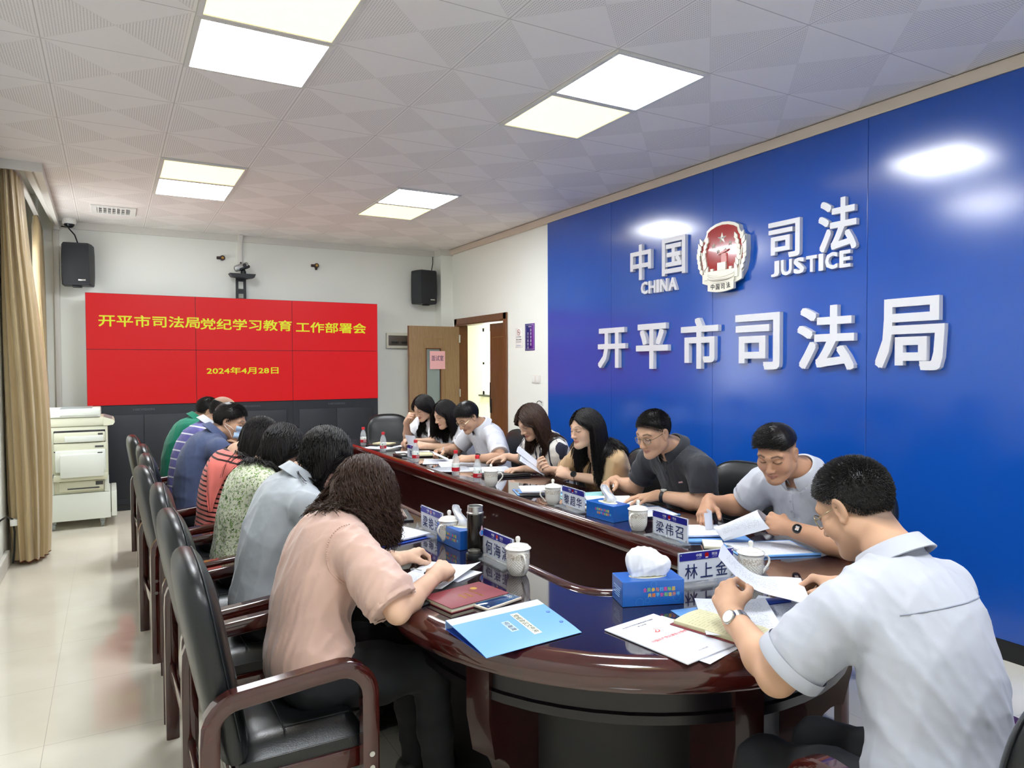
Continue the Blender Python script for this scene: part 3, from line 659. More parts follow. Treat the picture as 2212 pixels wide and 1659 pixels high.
# ================================================================ chairs
M_leath = mat('black_leather', '#101315', .33, spec=.6)
bump(M_leath, noise(M_leath, coords(M_leath,'Object'), 260, 3), .12, .003)
M_seam = mat('leather_seam', '#1c2022', .5)
def make_chair(label, loc, rz, group):
    t = thing('conference_chair', label, 'chair', loc, rz, group)
    # padded arched backrest, reclining: a pillow over an arched outline
    out = []
    for q in np.linspace(-1,1,9): out.append((.234*q,.44))
    for zz in np.linspace(.50,.76,6): out.append((.236,zz))
    for a in np.linspace(0,PI,25)[1:-1]: out.append((.236*math.copysign(abs(math.cos(a))**.72,math.cos(a)), .79+.185*abs(math.sin(a))**.72))
    for zz in np.linspace(.76,.50,6): out.append((-.236,zz))
    n_ = len(out); vs = []; fs = []; lev = [1,.995,.975,.94,.88,.75,.5,.2]; T_ = .05
    def bp(x,z,dy): return (x, -.155-.18*(z-.44)+dy, z)
    rings = []
    for sgn in (1,-1):
        for k,v in enumerate(lev):
            if sgn < 0 and k == 0: continue
            dy = sgn*T_*(1-v**7)**.45*(1+.10*(1-v)) if v < 1 else 0
            rings.append((sgn,k,[bp(x*v, .70+(z-.70)*v, dy) for x,z in out]))
    idx = {}
    for sgn,k,R_ in rings: idx[(sgn,k)] = len(vs); vs += R_
    for sgn in (1,-1):
        for k in range(len(lev)-1):
            a = idx[(sgn,k)] if (sgn,k) in idx else idx[(1,0)]; b = idx[(sgn,k+1)]
            for i in range(n_): fs.append((a+i,a+(i+1)%n_,b+(i+1)%n_,b+i))
        fs.append(tuple(idx[(sgn,len(lev)-1)]+i for i in range(n_)))
    bo = MB().add(vs,fs).obj('backrest', M_leath, t, ang=75)
    b = MB(); b.tube([bp(x*.985,.70+(z-.70)*.985,T_*.42) for x,z in out[9:]],.0022,5); b.obj('seam', M_seam, bo)
    b = MB(); b.tube([bp(-.2,.66,T_*.93),bp(-.1,.66,T_*1.05),bp(0,.66,T_*1.09),bp(.1,.66,T_*1.05),bp(.2,.66,T_*.93)],.0022,5); b.obj('seam', M_seam, bo)
    mb = MB(); n=9
    def seat(u,v):
        x = (u-.5)*.46; y = -.15+.355*v; e = min(u,1-u)*2; f_ = min(v,1-v)*2
        return (x,y,.435+.045*min(1,(1-(1-min(1,e*3))**2))*min(1,(1-(1-min(1,f_*3))**2))**.7)
    mb.grid(seat,17,17); mb.box((-.229,-.149,.40),(.229,.204,.437)); mb.obj('seat', M_leath, t, ang=50)
    b = MB(); b.tube([(-.20,-.02,.4815),(.20,-.02,.4815)],.002,5); b.tube([(-.165,-.02,.481),(-.165,.17,.479)],.002,5); b.tube([(.165,-.02,.481),(.165,.17,.479)],.002,5); b.obj('seam', M_seam, kids_last(t,'seat'))
    mb = MB(); mb.rbox((-.235,-.16,.345),(.235,-.135,.40),.004); mb.rbox((-.235,.18,.345),(.235,.21,.402),.004); mb.rbox((-.236,-.16,.345),(-.206,.21,.402),.004); mb.rbox((.206,-.16,.345),(.236,.21,.402),.004)
    mb.obj('seat_rail', M_mah, t)
    for sx in (-1,1):
        # arm: rear leg, rounded shoulder, sloping top, rounded front, front leg - one bent piece
        x = sx*.266; path = [(x,-.225,0),(x,-.225,.3),(x,-.225,.53)]
        path += [(x,-.225+.075*(1-math.cos(a)),.56+.075*math.sin(a)) for a in np.linspace(.25,PI/2,6)]
        path += [(x,-.04,.644),(x,.05,.652),(x,.115,.656)]
        path += [(x,.115+.085*math.sin(a),.571+.085*math.cos(a)) for a in np.linspace(.25,PI/2,6)]
        path += [(x,.20,.4),(x,.198,.2),(x,.195,0)]
        w_=.0225; d_=.024
        pr = [(-w_,-d_*.7),(-w_*.75,-d_),(w_*.75,-d_),(w_,-d_*.7),(w_,d_*.7),(w_*.75,d_),(-w_*.75,d_),(-w_,d_*.7)]
        mb = MB(); m_ = len(path); vs=[]; fs=[]; path=[Vector(p) for p in path]
        for i,p in enumerate(path):
            tt = (path[min(i+1,m_-1)]-path[max(i-1,0)]).normalized(); sd = Vector((1,0,0)); u2 = sd.cross(tt)
            for q in pr: vs.append(p+sd*q[0]+u2*q[1])
        n=8
        for i in range(m_-1):
            for k in range(n): fs.append((i*n+k,i*n+(k+1)%n,(i+1)*n+(k+1)%n,(i+1)*n+k))
        fs += [tuple(range(n))[::-1], tuple((m_-1)*n+k for k in range(n))]
        a_ = mb.add(vs,fs).obj('arm_frame', M_mah, t, ang=40)
        for y,z in ((-.225,.42),(-.225,.36),(.2,.40),(.2,.36)): MB().cyl((x+sx*.021,y,z),(x+sx*.0245,y,z),.008,10).obj('bolt', M_steel, a_)
    mb = MB(); mb.rbox((-.24,-.236,.26),(.24,-.213,.31),.004); mb.obj('stretcher', M_mah, t)
    return t
def kids_last(t, name): return [c for c in t.children if c.name.split('.')[0]==name][-1]
GL, GR = 'chairs along the curtain side', 'chairs along the blue wall'
LC = [(-1.12,'nearest chair, with the woman in the pink blouse'),(-.44,'chair of the woman in the grey blouse'),(.22,'chair of the woman in the green floral top'),(.95,'chair of the woman in the striped coral top'),(1.53,'chair of the man with the face mask'),(2.14,'chair of the man in the purple striped polo shirt'),(2.95,'farthest chair on the left, with the man in green')]
ch0 = make_chair('black leather and mahogany '+LC[0][1],(.685,LC[0][0],0),-PI/2,GL)
def rot_of(d): return -PI/2+math.radians(d)
for k,(y,l) in enumerate(LC[1:]):
    dup(ch0,(.685+(-.04 if k in (2,5) else 0),y,0),rot_of([2,-2,4,0,0,3][k]),'black leather and mahogany '+l)
RC = [(-1.22,3.06,'chair of the man in the light grey polo shirt'),(-.62,3.03,'chair of the man in the charcoal polo shirt'),(.15,3.0,'chair of the woman in the tan jacket'),(.84,3.02,'chair of the woman with wavy hair'),(1.73,2.98,'chair of the man in the white polo shirt'),(2.38,3.02,'chair of the woman with straight shoulder length hair'),(3.0,3.03,'chair of the woman who rests her chin on her hand')]
for k,(y,x,l) in enumerate(RC):
    c = dup(ch0,(x,y,0),PI/2+math.radians([0,3,-2,0,2,-3,0][k]),'black leather and mahogany '+l); c['group'] = GR
c = dup(ch0,(2.86,3.93,0),math.radians(165),'empty black leather chair at the far end of the table'); del c['group']
c = dup(ch0,(1.80,-2.53,0),math.radians(-3),'chair of the man in the white shirt at the near end'); del c['group']

# ================================================================ copier on its low white stand
t = thing('paper_stand','low white paper cabinet on castors under the copier','copier stand',(.04,4.33,0))
M_cop = mat('copier_white','#dfe5dc',.45); M_copy = mat('copier_cream','#d9dbc4',.5); M_copg = mat('copier_grey','#8c9492',.4)
MB().rbox((-.30,0,.085),(.20,.55,.333),.008).obj('body', M_cop, t)
MB().rbox((.205,-.01,.10),(.25,.55,.333),.006).obj('front_panel', M_cop, t)
for x,y in ((-.26,.05),(.13,.05),(-.26,.5),(.13,.5)):
    mb = MB(); mb.cyl((x-.012,y,.035),(x+.012,y,.035),.035,16); mb.cyl((x-.018,y,.045),(x+.018,y,.045),.012,8); mb.rbox((x-.022,y-.02,.06),(x+.022,y+.02,.09),.004); mb.obj('castor', M_copg, t)
t = thing('copier','cream and white photocopier beside the curtain','copier',(.04,4.33,.335))
MB().rbox((-.285,.02,.0),(.185,.53,.53),.01).obj('body', M_copy, t)
MB().rbox((-.32,.01,.53),(.155,.54,.60),.012).obj('scanner_deck', M_copy, t)
mb = MB(); mb.prism([(.15,.53),(.19,.53),(.23,.535),(.245,.555),(.235,.575),(.15,.60)],.53,Matrix(((1,0,0,0),(0,0,1,.01),(0,1,0,0),(0,0,0,1)))); mb.obj('control_panel', M_copy, t, ang=50)
MB().add([(.155,.04,.6015),(.225,.04,.581),(.225,.5,.581),(.155,.5,.6015)],[(0,1,2,3)]).obj('keypad', M_copg, t)
mb = MB(); mb.rbox((-.32,.0,.602),(.13,.53,.665),.01); mb.obj('document_feeder', M_cop, t)
mb = MB(); mb.rbox((-.24,-.008,.617),(.112,.003,.662),.004); mb.rbox((-.24,-.008,.607),(-.19,.003,.62),.003); mb.obj('feeder_cover', M_cop, t)
MB().rbox((-.2,.15,.664),(.06,.5,.672),.004).obj('feeder_tray', M_copg, t)
MB().rbox((-.245,.004,.33),(.165,.021,.50),.004).obj('bay', M_black, t)
MB().rbox((-.243,-.012,.405),(.163,.01,.485),.008).obj('upper_cover', M_copy, t)
MB().rbox((-.16,-.02,.41),(.15,-.008,.455),.004).obj('flap', M_cop, t)
MB().rbox((-.245,-.008,.34),(.175,.012,.40),.006).obj('middle_cover', M_copy, t)
MB().rbox((-.235,-.04,.175),(.165,.01,.345),.012).obj('bypass_unit', M_cop, t)
MB().rbox((-.195,-.07,.135),(.15,-.038,.315),.006).obj('bypass_tray', M_cop, t)
MB().rbox((-.25,-.04,.105),(.18,-.01,.155),.006).obj('tray_hinge', M_copy, t)
MB().rbox((-.21,-.006,.02),(.145,.019,.1),.005).obj('lower_cover', M_copy, t)
for nm,lo,hi in (('feet_slot',(-.145,-.009,.035),(.11,-.005,.045)),('grip',(.08,-.01,.06),(.14,-.005,.09)),('grip',(.08,-.012,.36),(.15,-.007,.375)),('grip',(.105,-.016,.46),(.145,-.011,.475)),('grip',(.1,-.044,.305),(.14,-.039,.325))): MB().rbox(lo,hi,.001).obj(nm, MATS['vent_dark'], t)
for x0,x1 in ((-.288,-.25),(.15,.188)): MB().rbox((x0,.0,.0),(x1,.06,.13),.004).obj('corner_foot', M_cop, t)
mb = MB(); mb.rbox((-.42,.1,.41),(-.28,.45,.42),.003); mb.rbox((-.40,.1,.23),(-.28,.45,.245),.003); mb.obj('output_tray', MATS['vent_dark'], t)
MB().tube([(-.25,.02,.16),(-.27,.0,.12),(-.285,-.005,.05),(-.3,.0,.01)],.006,8).obj('power_cord', M_copg, t)

t.scale = (1,1,1.17)
# ================================================================ curtains
def curtain(y0, y1, x_top, x_bot, amp_t, amp_b, npl, m, z0, z1, ph=0, lean=0):
    rnd = random.Random(3+npl)
    pa = [rnd.uniform(.65,1.2) for _ in range(npl*2+2)]
    def f(u,v):
        z = z0+(z1-z0)*v; k = 1-v; a = amp_t*(1-k)+amp_b*k
        wv = math.sin(2*PI*npl*u+ph+.25*math.sin(5*v+u*7)); i = int(u*npl*2); wv *= pa[i]
        wv = math.copysign(abs(wv)**.8,wv)
        x = x_top*(1-k)+x_bot*k + a*wv + .012*math.sin(9*u+6*v)
        if v > .985: x = x_top+(x-x_top)*.6
        y = y0+(y1-y0)*u + .02*math.sin(2*PI*npl*u*2+1) + lean*k*(u-.5)
        return (x,y,z)
    return MB().grid(f, npl*16, 40, .003)
M_cur = mat('gold_satin', '#b5a078', .3, spec=.5, sheen=.3)
bump(M_cur, noise(M_cur, coords(M_cur,'Object',(40,40,4)), 3, 3), .12, .006)
def bundle(z0, z1, m):
    """gathered curtain: closed rippled section swept from floor to rail"""
    nz, na = 34, 132; vs = []; fs = []; rnd = random.Random(9); pa = [rnd.uniform(.6,1.3) for _ in range(16)]; ps = [rnd.uniform(-.12,.12) for _ in range(16)]
    for i in range(nz+1):
        v = i/nz; z = z0+(z1-z0)*v; bel = math.sin(PI*min(1,v*1.25))**.8
        cx = -.305-.075*v+.01*math.sin(v*5); rx = (.112+.028*bel)*(1-.42*v**3); ry = .30+.06*v; cy = 3.43
        for k in range(na):
            a = 2*PI*k/na; q = int(k/na*16)%16; ph = 16*a/1.0+ps[q]*6*(1-v)+.5*math.sin(3*v+q)
            rip = 1+.10*pa[q]*math.cos(ph)*(1-.25*v)+.04*math.sin(2*a+4*v)
            vs.append((max(XL+.012,cx+rx*rip*math.copysign(abs(math.cos(a))**.8,math.cos(a))), cy+ry*rip*math.sin(a), z))
    for i in range(nz):
        for k in range(na): fs.append((i*na+k,i*na+(k+1)%na,(i+1)*na+(k+1)%na,(i+1)*na+k))
    fs += [tuple(range(na))[::-1], tuple(nz*na+k for k in range(na))]
    return MB().add(vs,fs), vs[:na]
t = thing('curtain','nearest gold satin curtain hanging in a heavy gathered bundle by the copier','curtain',(0,0,0),0,'gold satin curtains')
mb_, ring_ = bundle(.035,2.97,M_cur); mb_.obj('drape', M_cur, t, ang=80)
mb = MB(); n_ = len(ring_); mb.add([(x,y,z-.008) for x,y,z in ring_]+[(x,y,z+.003) for x,y,z in ring_],[(k,(k+1)%n_,n_+(k+1)%n_,n_+k) for k in range(n_)]); mb.obj('hem_binding', mat('brown_binding','#5a2414',.7), t, ang=80)
single(curtain(4.93,5.36,-.36,-.31,.035,.05,3,M_cur,.03,2.98,1.2),'curtain',M_cur,'far gold satin curtain behind the copier','curtain','gold satin curtains',ang=80)
t = thing('curtain_rail','white curtain rail in the ceiling recess','curtain rail',(-.345,0,3.0))
MB().rbox((-.02,3.1,-.018),(.02,5.3,.0),.003).obj('track', M_white, t)
mb = MB(); mb.box((-.008,3.2,0),(.008,3.22,.26)); mb.obj('hanger', M_white, t); mb = MB(); mb.box((-.008,5.1,0),(.008,5.12,.26)); mb.obj('hanger', M_white, t)
mb = MB(); mb.tube([(-.455,2.9,.40),(-.43,3.05,.40),(-.405,3.15,.36),(-.395,3.17,.26),(-.4,3.17,.12),(-.41,3.18,.02)],.007,8)
t = thing('power_cable','black cable with a white tag hanging behind the near curtain','cable'); mb.obj('cord', M_black, t)
MB().rbox((-.42,3.13,.31),(-.37,3.19,.36),.006).obj('cable_tag', M_white, t)
# ================================================================ organic shapes: distance fields turned into one smooth mesh
V3 = lambda *a: np.array(a, float)
def unit(v): v = np.asarray(v, float); return v/max(np.linalg.norm(v), 1e-9)
class Field:
    def __init__(s): s.p = []
    def cone(s, a, b, r1, r2=None, k=.01, op=1):
        a = V3(*a); b = V3(*b); r2 = r1 if r2 is None else r2
        s.p.append(('c', a, b, r1, r2, k, op, (a+b)/2, np.linalg.norm(b-a)/2+max(r1,r2))); return s
    def chain(s, pts, rs, k=.01, op=1):
        for i in range(len(pts)-1): s.cone(pts[i], pts[i+1], rs[i], rs[i+1], k, op)
        return s
    def ell(s, c, r, R=None, k=.01, op=1):
        s.p.append(('e', V3(*c), V3(*r), np.eye(3) if R is None else R, None, k, op, V3(*c), max(r))); return s
    def plane(s, p, n):                      # keep the side where (x-p).n < 0
        s.p.append(('p', V3(*p), unit(n), None, None, 0, -2, None, None)); return s
    def eval(s, P):
        d = np.full(len(P), 9.0); init = False
        for q in s.p:
            kind, a, b, r1, r2, k, op, bc, br = q
            if kind == 'p': d = np.maximum(d, (P-a)@b); continue
            far = ((P-bc)**2).sum(1); m = far < (br+.075+k)**2
            if op == 1:
                dd = np.sqrt(far[~m])-br; d[~m] = np.minimum(d[~m], np.maximum(dd,.06))
            if not m.any(): continue
            X = P[m]
            if kind == 'c':
                ba = b-a; L2 = max(ba@ba, 1e-9); t = np.clip(((X-a)@ba)/L2, 0, 1)
                e = np.linalg.norm(X-a-t[:,None]*ba, axis=1)-(r1+(r2-r1)*t)
            else:
                Y = (X-a)@r1; k0 = np.linalg.norm(Y/b, axis=1); k1 = np.linalg.norm(Y/(b*b), axis=1)
                e = np.where(k1 > 1e-9, k0*(k0-1)/np.maximum(k1,1e-9), -b.min())
            dm = d[m]
            if op == 1:
                h = np.clip(.5+.5*(dm-e)/max(k,1e-6), 0, 1); d[m] = dm*(1-h)+e*h-k*h*(1-h)
            else:
                h = np.clip(.5-.5*(dm+e)/max(k,1e-6), 0, 1); d[m] = dm*(1-h)-e*h+k*h*(1-h)
        return d
    def bounds(s):
        C = np.array([q[7] for q in s.p if q[6]==1]); R = np.array([q[8] for q in s.p if q[6]==1])[:,None]
        return (C-R).min(0)-.02, (C+R).max(0)+.02
_CORN = np.array([(i,j,k) for i in (0,1) for j in (0,1) for k in (0,1)])
_EDGE = [(a,b) for a in range(8) for b in range(a+1,8) if abs(_CORN[a]-_CORN[b]).sum()==1]
def nets(fn, lo, hi, h):
    """surface nets over a sparse lattice; returns vertices, quads"""
    B = 8; n = np.ceil((hi-lo)/h/B).astype(int)+1; N = n*B+1
    ii = np.stack(np.meshgrid(*[np.arange(q) for q in n], indexing='ij'), -1).reshape(-1,3)
    cd_ = fn(lo+(ii*B+B/2)*h); keep = np.abs(cd_) < B*h*1.25
    D = np.repeat(np.repeat(np.repeat(np.where(cd_<0,-1.,1.).astype(np.float32).reshape(n),B,0),B,1),B,2)
    D = np.pad(D, ((0,1),)*3, mode='edge')
    loc = np.stack(np.meshgrid(*[np.arange(B+1)]*3, indexing='ij'), -1).reshape(-1,3)
    blk = ii[keep]
    for s0 in range(0, len(blk), 400):
        G = (blk[s0:s0+400,None,:]*B+loc[None]).reshape(-1,3)
        D[G[:,0],G[:,1],G[:,2]] = fn(lo+G*h)
    S_ = D < 0
    cnt = np.zeros(np.array(D.shape)-1, np.int8)
    for c in _CORN: cnt += S_[c[0]:c[0]+cnt.shape[0], c[1]:c[1]+cnt.shape[1], c[2]:c[2]+cnt.shape[2]]
    act = np.argwhere((cnt>0)&(cnt<8))
    cv = np.stack([D[act[:,0]+c[0],act[:,1]+c[1],act[:,2]+c[2]] for c in _CORN],1)
    acc = np.zeros((len(act),3)); num = np.zeros(len(act))
    for a,b in _EDGE:
        da, db = cv[:,a], cv[:,b]; m = (da<0)!=(db<0); t = np.where(m, da/np.where(m,da-db,1), 0)
        acc += np.where(m[:,None], _CORN[a]+(_CORN[b]-_CORN[a])*t[:,None], 0); num += m
    V = lo+(act+acc/num[:,None])*h
    ID = np.full(cnt.shape, -1, np.int32); ID[act[:,0],act[:,1],act[:,2]] = np.arange(len(act))
    Q = []
    for ax in range(3):
        o1, o2 = (ax+1)%3, (ax+2)%3
        sl0 = [slice(1,-1)]*3; sl0[ax] = slice(0,-1); sl1 = [slice(1,-1)]*3; sl1[ax] = slice(1,None)
        A, Bq = S_[tuple(sl0)], S_[tuple(sl1)]; e = np.argwhere(A!=Bq); s_in = A[e[:,0],e[:,1],e[:,2]]
        off = np.ones(3,int); off[ax] = 0; e = e+off
        u = np.zeros(3,int); u[o1] = 1; v = np.zeros(3,int); v[o2] = 1
        ids = [ID[tuple((e-w_).T)] for w_ in (u+v, v, 0*u, u)]
        q = np.stack(ids,1); q[~s_in] = q[~s_in][:,::-1]; Q.append(q[(q>=0).all(1)])
    return V, np.concatenate(Q)
def np_mesh(name, V, Q, m, parent=None, cols=None, rest=None, smooth=True):
    me = bpy.data.meshes.new(name); V = np.asarray(V, np.float32); Q = np.asarray(Q, np.int32)
    k = Q.shape[1]
    me.vertices.add(len(V)); me.vertices.foreach_set('co', V.ravel())
    me.loops.add(Q.size); me.loops.foreach_set('vertex_index', Q.ravel())
    me.polygons.add(len(Q)); me.polygons.foreach_set('loop_start', np.arange(0,Q.size,k,dtype=np.int32))
    me.polygons.foreach_set('use_smooth', np.full(len(Q), smooth))
    me.update(calc_edges=True)
    if cols is not None:
        a = me.attributes.new('col','FLOAT_COLOR','POINT'); c4 = np.ones((len(V),4),np.float32); c4[:,:3] = cols; a.data.foreach_set('color', c4.ravel())
    if rest is not None:
        a = me.attributes.new('rest','FLOAT_VECTOR','POINT'); a.data.foreach_set('vector', np.asarray(rest,np.float32).ravel())
    me.materials.append(m)
    o = bpy.data.objects.new(name, me); COL.objects.link(o)
    if parent is not None: o.parent = parent
    return o
def field_obj(name, F, h, m, parent, extra=None, cols=None, rest=None):
    fn = F.eval if extra is None else (lambda P: extra(P, F.eval(P)))
    lo, hi = F.bounds(); V, Q = nets(fn, lo, hi, h)
    return np_mesh(name, V, Q, m, parent, cols(V) if cols else None, rest(V) if rest else None)
def folds(P, seed, amp, wl, aniso=(1,1,1)):
    rs = np.random.RandomState(seed); d = np.zeros(len(P)); X = P*np.array(aniso)
    w_ = .25*np.sin(X@rs.randn(3)*14+1)
    for k in range(5):
        dr = unit(rs.randn(3)); f = 2*PI/(wl*(.7+.7*rs.rand())); s_ = np.sin(X@dr*f+rs.rand()*6+w_*3*(k%3))
        d += (1-np.abs(s_))**2-.3
    return amp*d/2.2
def tubes(paths, radii, nside=4):
    """paths (n, m, 3), radii (n, m) -> one mesh of tapered strands"""
    n,m,_ = paths.shape
    T = np.gradient(paths, axis=1); T /= np.maximum(np.linalg.norm(T,axis=2,keepdims=True),1e-9)
    ref = np.where(np.abs(T[...,2:3])<.85, V3(0,0,1), V3(1,0,0)); X = np.cross(ref,T); X /= np.maximum(np.linalg.norm(X,axis=2,keepdims=True),1e-9); Y = np.cross(T,X)
    a = 2*PI*np.arange(nside)/nside
    V = paths[:,:,None,:]+radii[:,:,None,None]*(np.cos(a)[None,None,:,None]*X[:,:,None,:]+np.sin(a)[None,None,:,None]*Y[:,:,None,:])
    i = np.arange(n)[:,None,None]*m*nside; j = np.arange(m-1)[None,:,None]*nside; k = np.arange(nside)[None,None,:]; k2 = (k+1)%nside
    Q = np.stack([i+j+k, i+j+k2, i+j+nside+k2, i+j+nside+k],-1).reshape(-1,4)
    return V.reshape(-1,3), Q
# ================================================================ things on the table
Z0 = TZ+.0006
def paper_mat(name, base, ink='#4b4c52', dens=.42, period=.0085, x0=.02, x1=.19, y0=.03, y1=.27):
    m = mat(name, base, .75, spec=.2)
    a = nd(m,'ShaderNodeAttribute', attribute_name='rest'); sp = nd(m,'ShaderNodeSeparateXYZ'); lk(m,a.outputs['Vector'],sp.inputs[0])
    x,y = sp.outputs[0], sp.outputs[1]
    row = mth(m,'FRACT', mth(m,'DIVIDE',y,period)); ln = mth(m,'LESS_THAN', mth(m,'ABSOLUTE', mth(m,'SUBTRACT',row,.5)), .19)
    cv = nd(m,'ShaderNodeCombineXYZ'); lk(m, mth(m,'MULTIPLY',x,260.), cv.inputs[0]); lk(m, mth(m,'MULTIPLY', mth(m,'FLOOR', mth(m,'DIVIDE',y,period)), 7.3), cv.inputs[1])
    n = nd(m,'ShaderNodeTexNoise', i_Scale=1.0, i_Detail=1.0); lk(m,cv.outputs[0],n.inputs['Vector'])
    k = mth(m,'MULTIPLY', ln, mth(m,'GREATER_THAN', n.outputs['Fac'], 1-dens-.08))
    for q,c,op in ((x,x0,'GREATER_THAN'),(x,x1,'LESS_THAN'),(y,y0,'GREATER_THAN'),(y,y1,'LESS_THAN')): k = mth(m,'MULTIPLY', k, mth(m,op,q,c))
    setcol(m, mixc(m, mth(m,'MULTIPLY',k,.42), base, ink)); return m
M_pap = mat('blank_paper','#d6d8e0',.75,spec=.2); M_prt = paper_mat('printed_paper','#d3d6df'); M_form = paper_mat('printed_form','#d2d4dd',dens=.5,period=.0075,y0=.02,y1=.28)
M_note = paper_mat('ruled_cream_paper','#cfcba6','#8a8468',.42,.0085,.01,.13,.01,.19)
M_fold = mat('blue_plastic_folder','#6ea4e4',.3,coat=.2); M_foldd = mat('deep_blue_plastic','#1d3f9c',.3)
def sheet_obj(name, fn, w, h, m, th=.0007, nu=2, nv=2, parent=None):
    mb = MB(); mb.grid(lambda u,v: fn(u,v), nu, nv, th); o = mb.obj(name, m, parent, ang=40)
    uv = [(u/(nu-1)*w, v/(nv-1)*h, 0) for u in range(nu) for v in range(nv)]
    a = o.data.attributes.new('rest','FLOAT_VECTOR','POINT'); a.data.foreach_set('vector', np.array(uv+uv,np.float32).ravel()); return o
def flat(name, cx, cy, z, ang, w, h, m, th=.0008, parent=None, curl=0.0):
    c,s_ = math.cos(math.radians(ang)), math.sin(math.radians(ang))
    def fn(u,v):
        x,y = (u-.5)*w,(v-.5)*h; return (cx+c*x-s_*y, cy+s_*x+c*y, z+th+curl*(max(0,u-.55)/.45)**2*(.4+.6*v))
    return sheet_obj(name, fn, w, h, m, th, 9 if curl else 2, 5 if curl else 2, parent)
def sheet(label, cat='paper', name='sheet', group=None, **k):
    o = flat(name, **k); return tag(o, label, cat, group)
def quad_sheet(name, c00, c10, c11, c01, m, w=.21, h=.297, bow=(0,0,0), n=13, label=None, parent=None, fnz=None):
    """sheet through four corners (u along 00->10, v along 00->01), bowed along a vector"""
    A,B_,C_,D_ = [Vector(q) for q in (c00,c10,c11,c01)]; bw = Vector(bow)
    def fn(u,v):
        p = A*(1-u)*(1-v)+B_*u*(1-v)+C_*u*v+D_*(1-u)*v + bw*(4*u*(1-u)); 
        if fnz: p = p+Vector(fnz(u,v))
        return p
    o = sheet_obj(name, fn, w, h, m, .0007, n, n, parent)
    return tag(o, label, 'paper') if label else o
# ---------------------------------------------------------------- lidded mugs
M_por = mat('porcelain','#eceae2',.12,coat=.6); M_pat = mat('embossed_porcelain','#e6e4dc',.18,coat=.5)
def _emb():
    m = M_pat; t = nd(m,'ShaderNodeTexCoord'); sp = nd(m,'ShaderNodeSeparateXYZ'); lk(m,t.outputs['Object'],sp.inputs[0])
    an = mth(m,'ARCTAN2',sp.outputs[1],sp.outputs[0]); a = mth(m,'MULTIPLY',an,12/PI*1.0); z = mth(m,'MULTIPLY',sp.outputs[2],105.)
    s1 = mth(m,'SINE',mth(m,'MULTIPLY',mth(m,'ADD',a,z),PI)); s2 = mth(m,'SINE',mth(m,'MULTIPLY',mth(m,'SUBTRACT',a,z),PI))
    hgt = mth(m,'MULTIPLY',mth(m,'ABSOLUTE',s1),mth(m,'ABSOLUTE',s2)); bump(m,hgt,.35,.003)
    setcol(m, mixc(m, mth(m,'LESS_THAN',hgt,.12), '#e6e4dc', '#d2cfc6'))
_emb()
M_band = mat('grey_gilt_band','#a59f8c',.3)
def _band():
    m = M_band; t = nd(m,'ShaderNodeTexCoord'); v = coords(m,'Object',(160,160,240)); setcol(m, mixc(m, mth(m,'GREATER_THAN',noise(m,v,1.2,2,.6),.5), '#e3e0d7', '#b0a594'))
_band()
def make_mug(label, x, y, rz):
    t = thing('lidded_mug', label, 'mug', (x,y,TZ), rz, 'lidded white tea mugs')
    MB().lathe([(0,.001),(.028,.001),(.030,.004),(.033,.010),(.0385,.022),(.041,.036),(.042,.060)],36).obj('lower_body', M_pat, t)
    MB().lathe([(.042,.060),(.0422,.062),(.0422,.080),(.042,.082)],36).obj('painted_band', M_band, t)
    MB().lathe([(.042,.082),(.0425,.092),(.041,.093),(.0385,.09),(.036,.07),(.0,.06)],36).obj('rim', M_por, t)
    l = MB().lathe([(.046,.0935),(.0475,.0955),(.0455,.099),(.037,.105),(.022,.1105),(.008,.113),(.0055,.116),(.0075,.121),(.0092,.127),(.0075,.134),(.003,.137),(0,.1375)],36).obj('lid', M_por, t)
    MB().lathe([(.0372,.1052),(.0378,.1050),(.0375,.1056)],36).obj('lid_line', M_band, l)
    mb = MB(); mb.tube([(.0405,0,.078),(.052,0,.082),(.064,0,.08),(.072,0,.07),(.073,0,.058),(.066,0,.045),(.058,0,.04)],[.0045,.0045,.004,.004,.004,.004,.003],8)
    mb.tube([(.064,0,.043),(.055,0,.034),(.047,0,.022),(.041,0,.02)],[.003,.004,.004,.004],8); mb.tube([(.05,0,.081),(.05,0,.074),(.047,0,.07)],[.004,.003,.001],6)
    mb.obj('handle', M_por, t); return t
mug = make_mug('white lidded mug beside the nearest nameplate on the left table side',1.505,-1.168,math.radians(-100))
for x,y,a,l in ((1.485,-.625,205,'white lidded mug half hidden behind the tissue box in front of the grey blouse'),(2.165,-1.63,-15,'white lidded mug in front of the man in the white shirt'),(2.31,-.855,200,'white lidded mug between a tissue box and a nameplate on the right side'),(2.30,-.165,170,'white lidded mug next to the nameplate facing the woman in tan'),(2.285,.515,-20,'white lidded mug next to a water bottle, farthest of the mugs')): dup(mug,(x,y,TZ),math.radians(a),l)
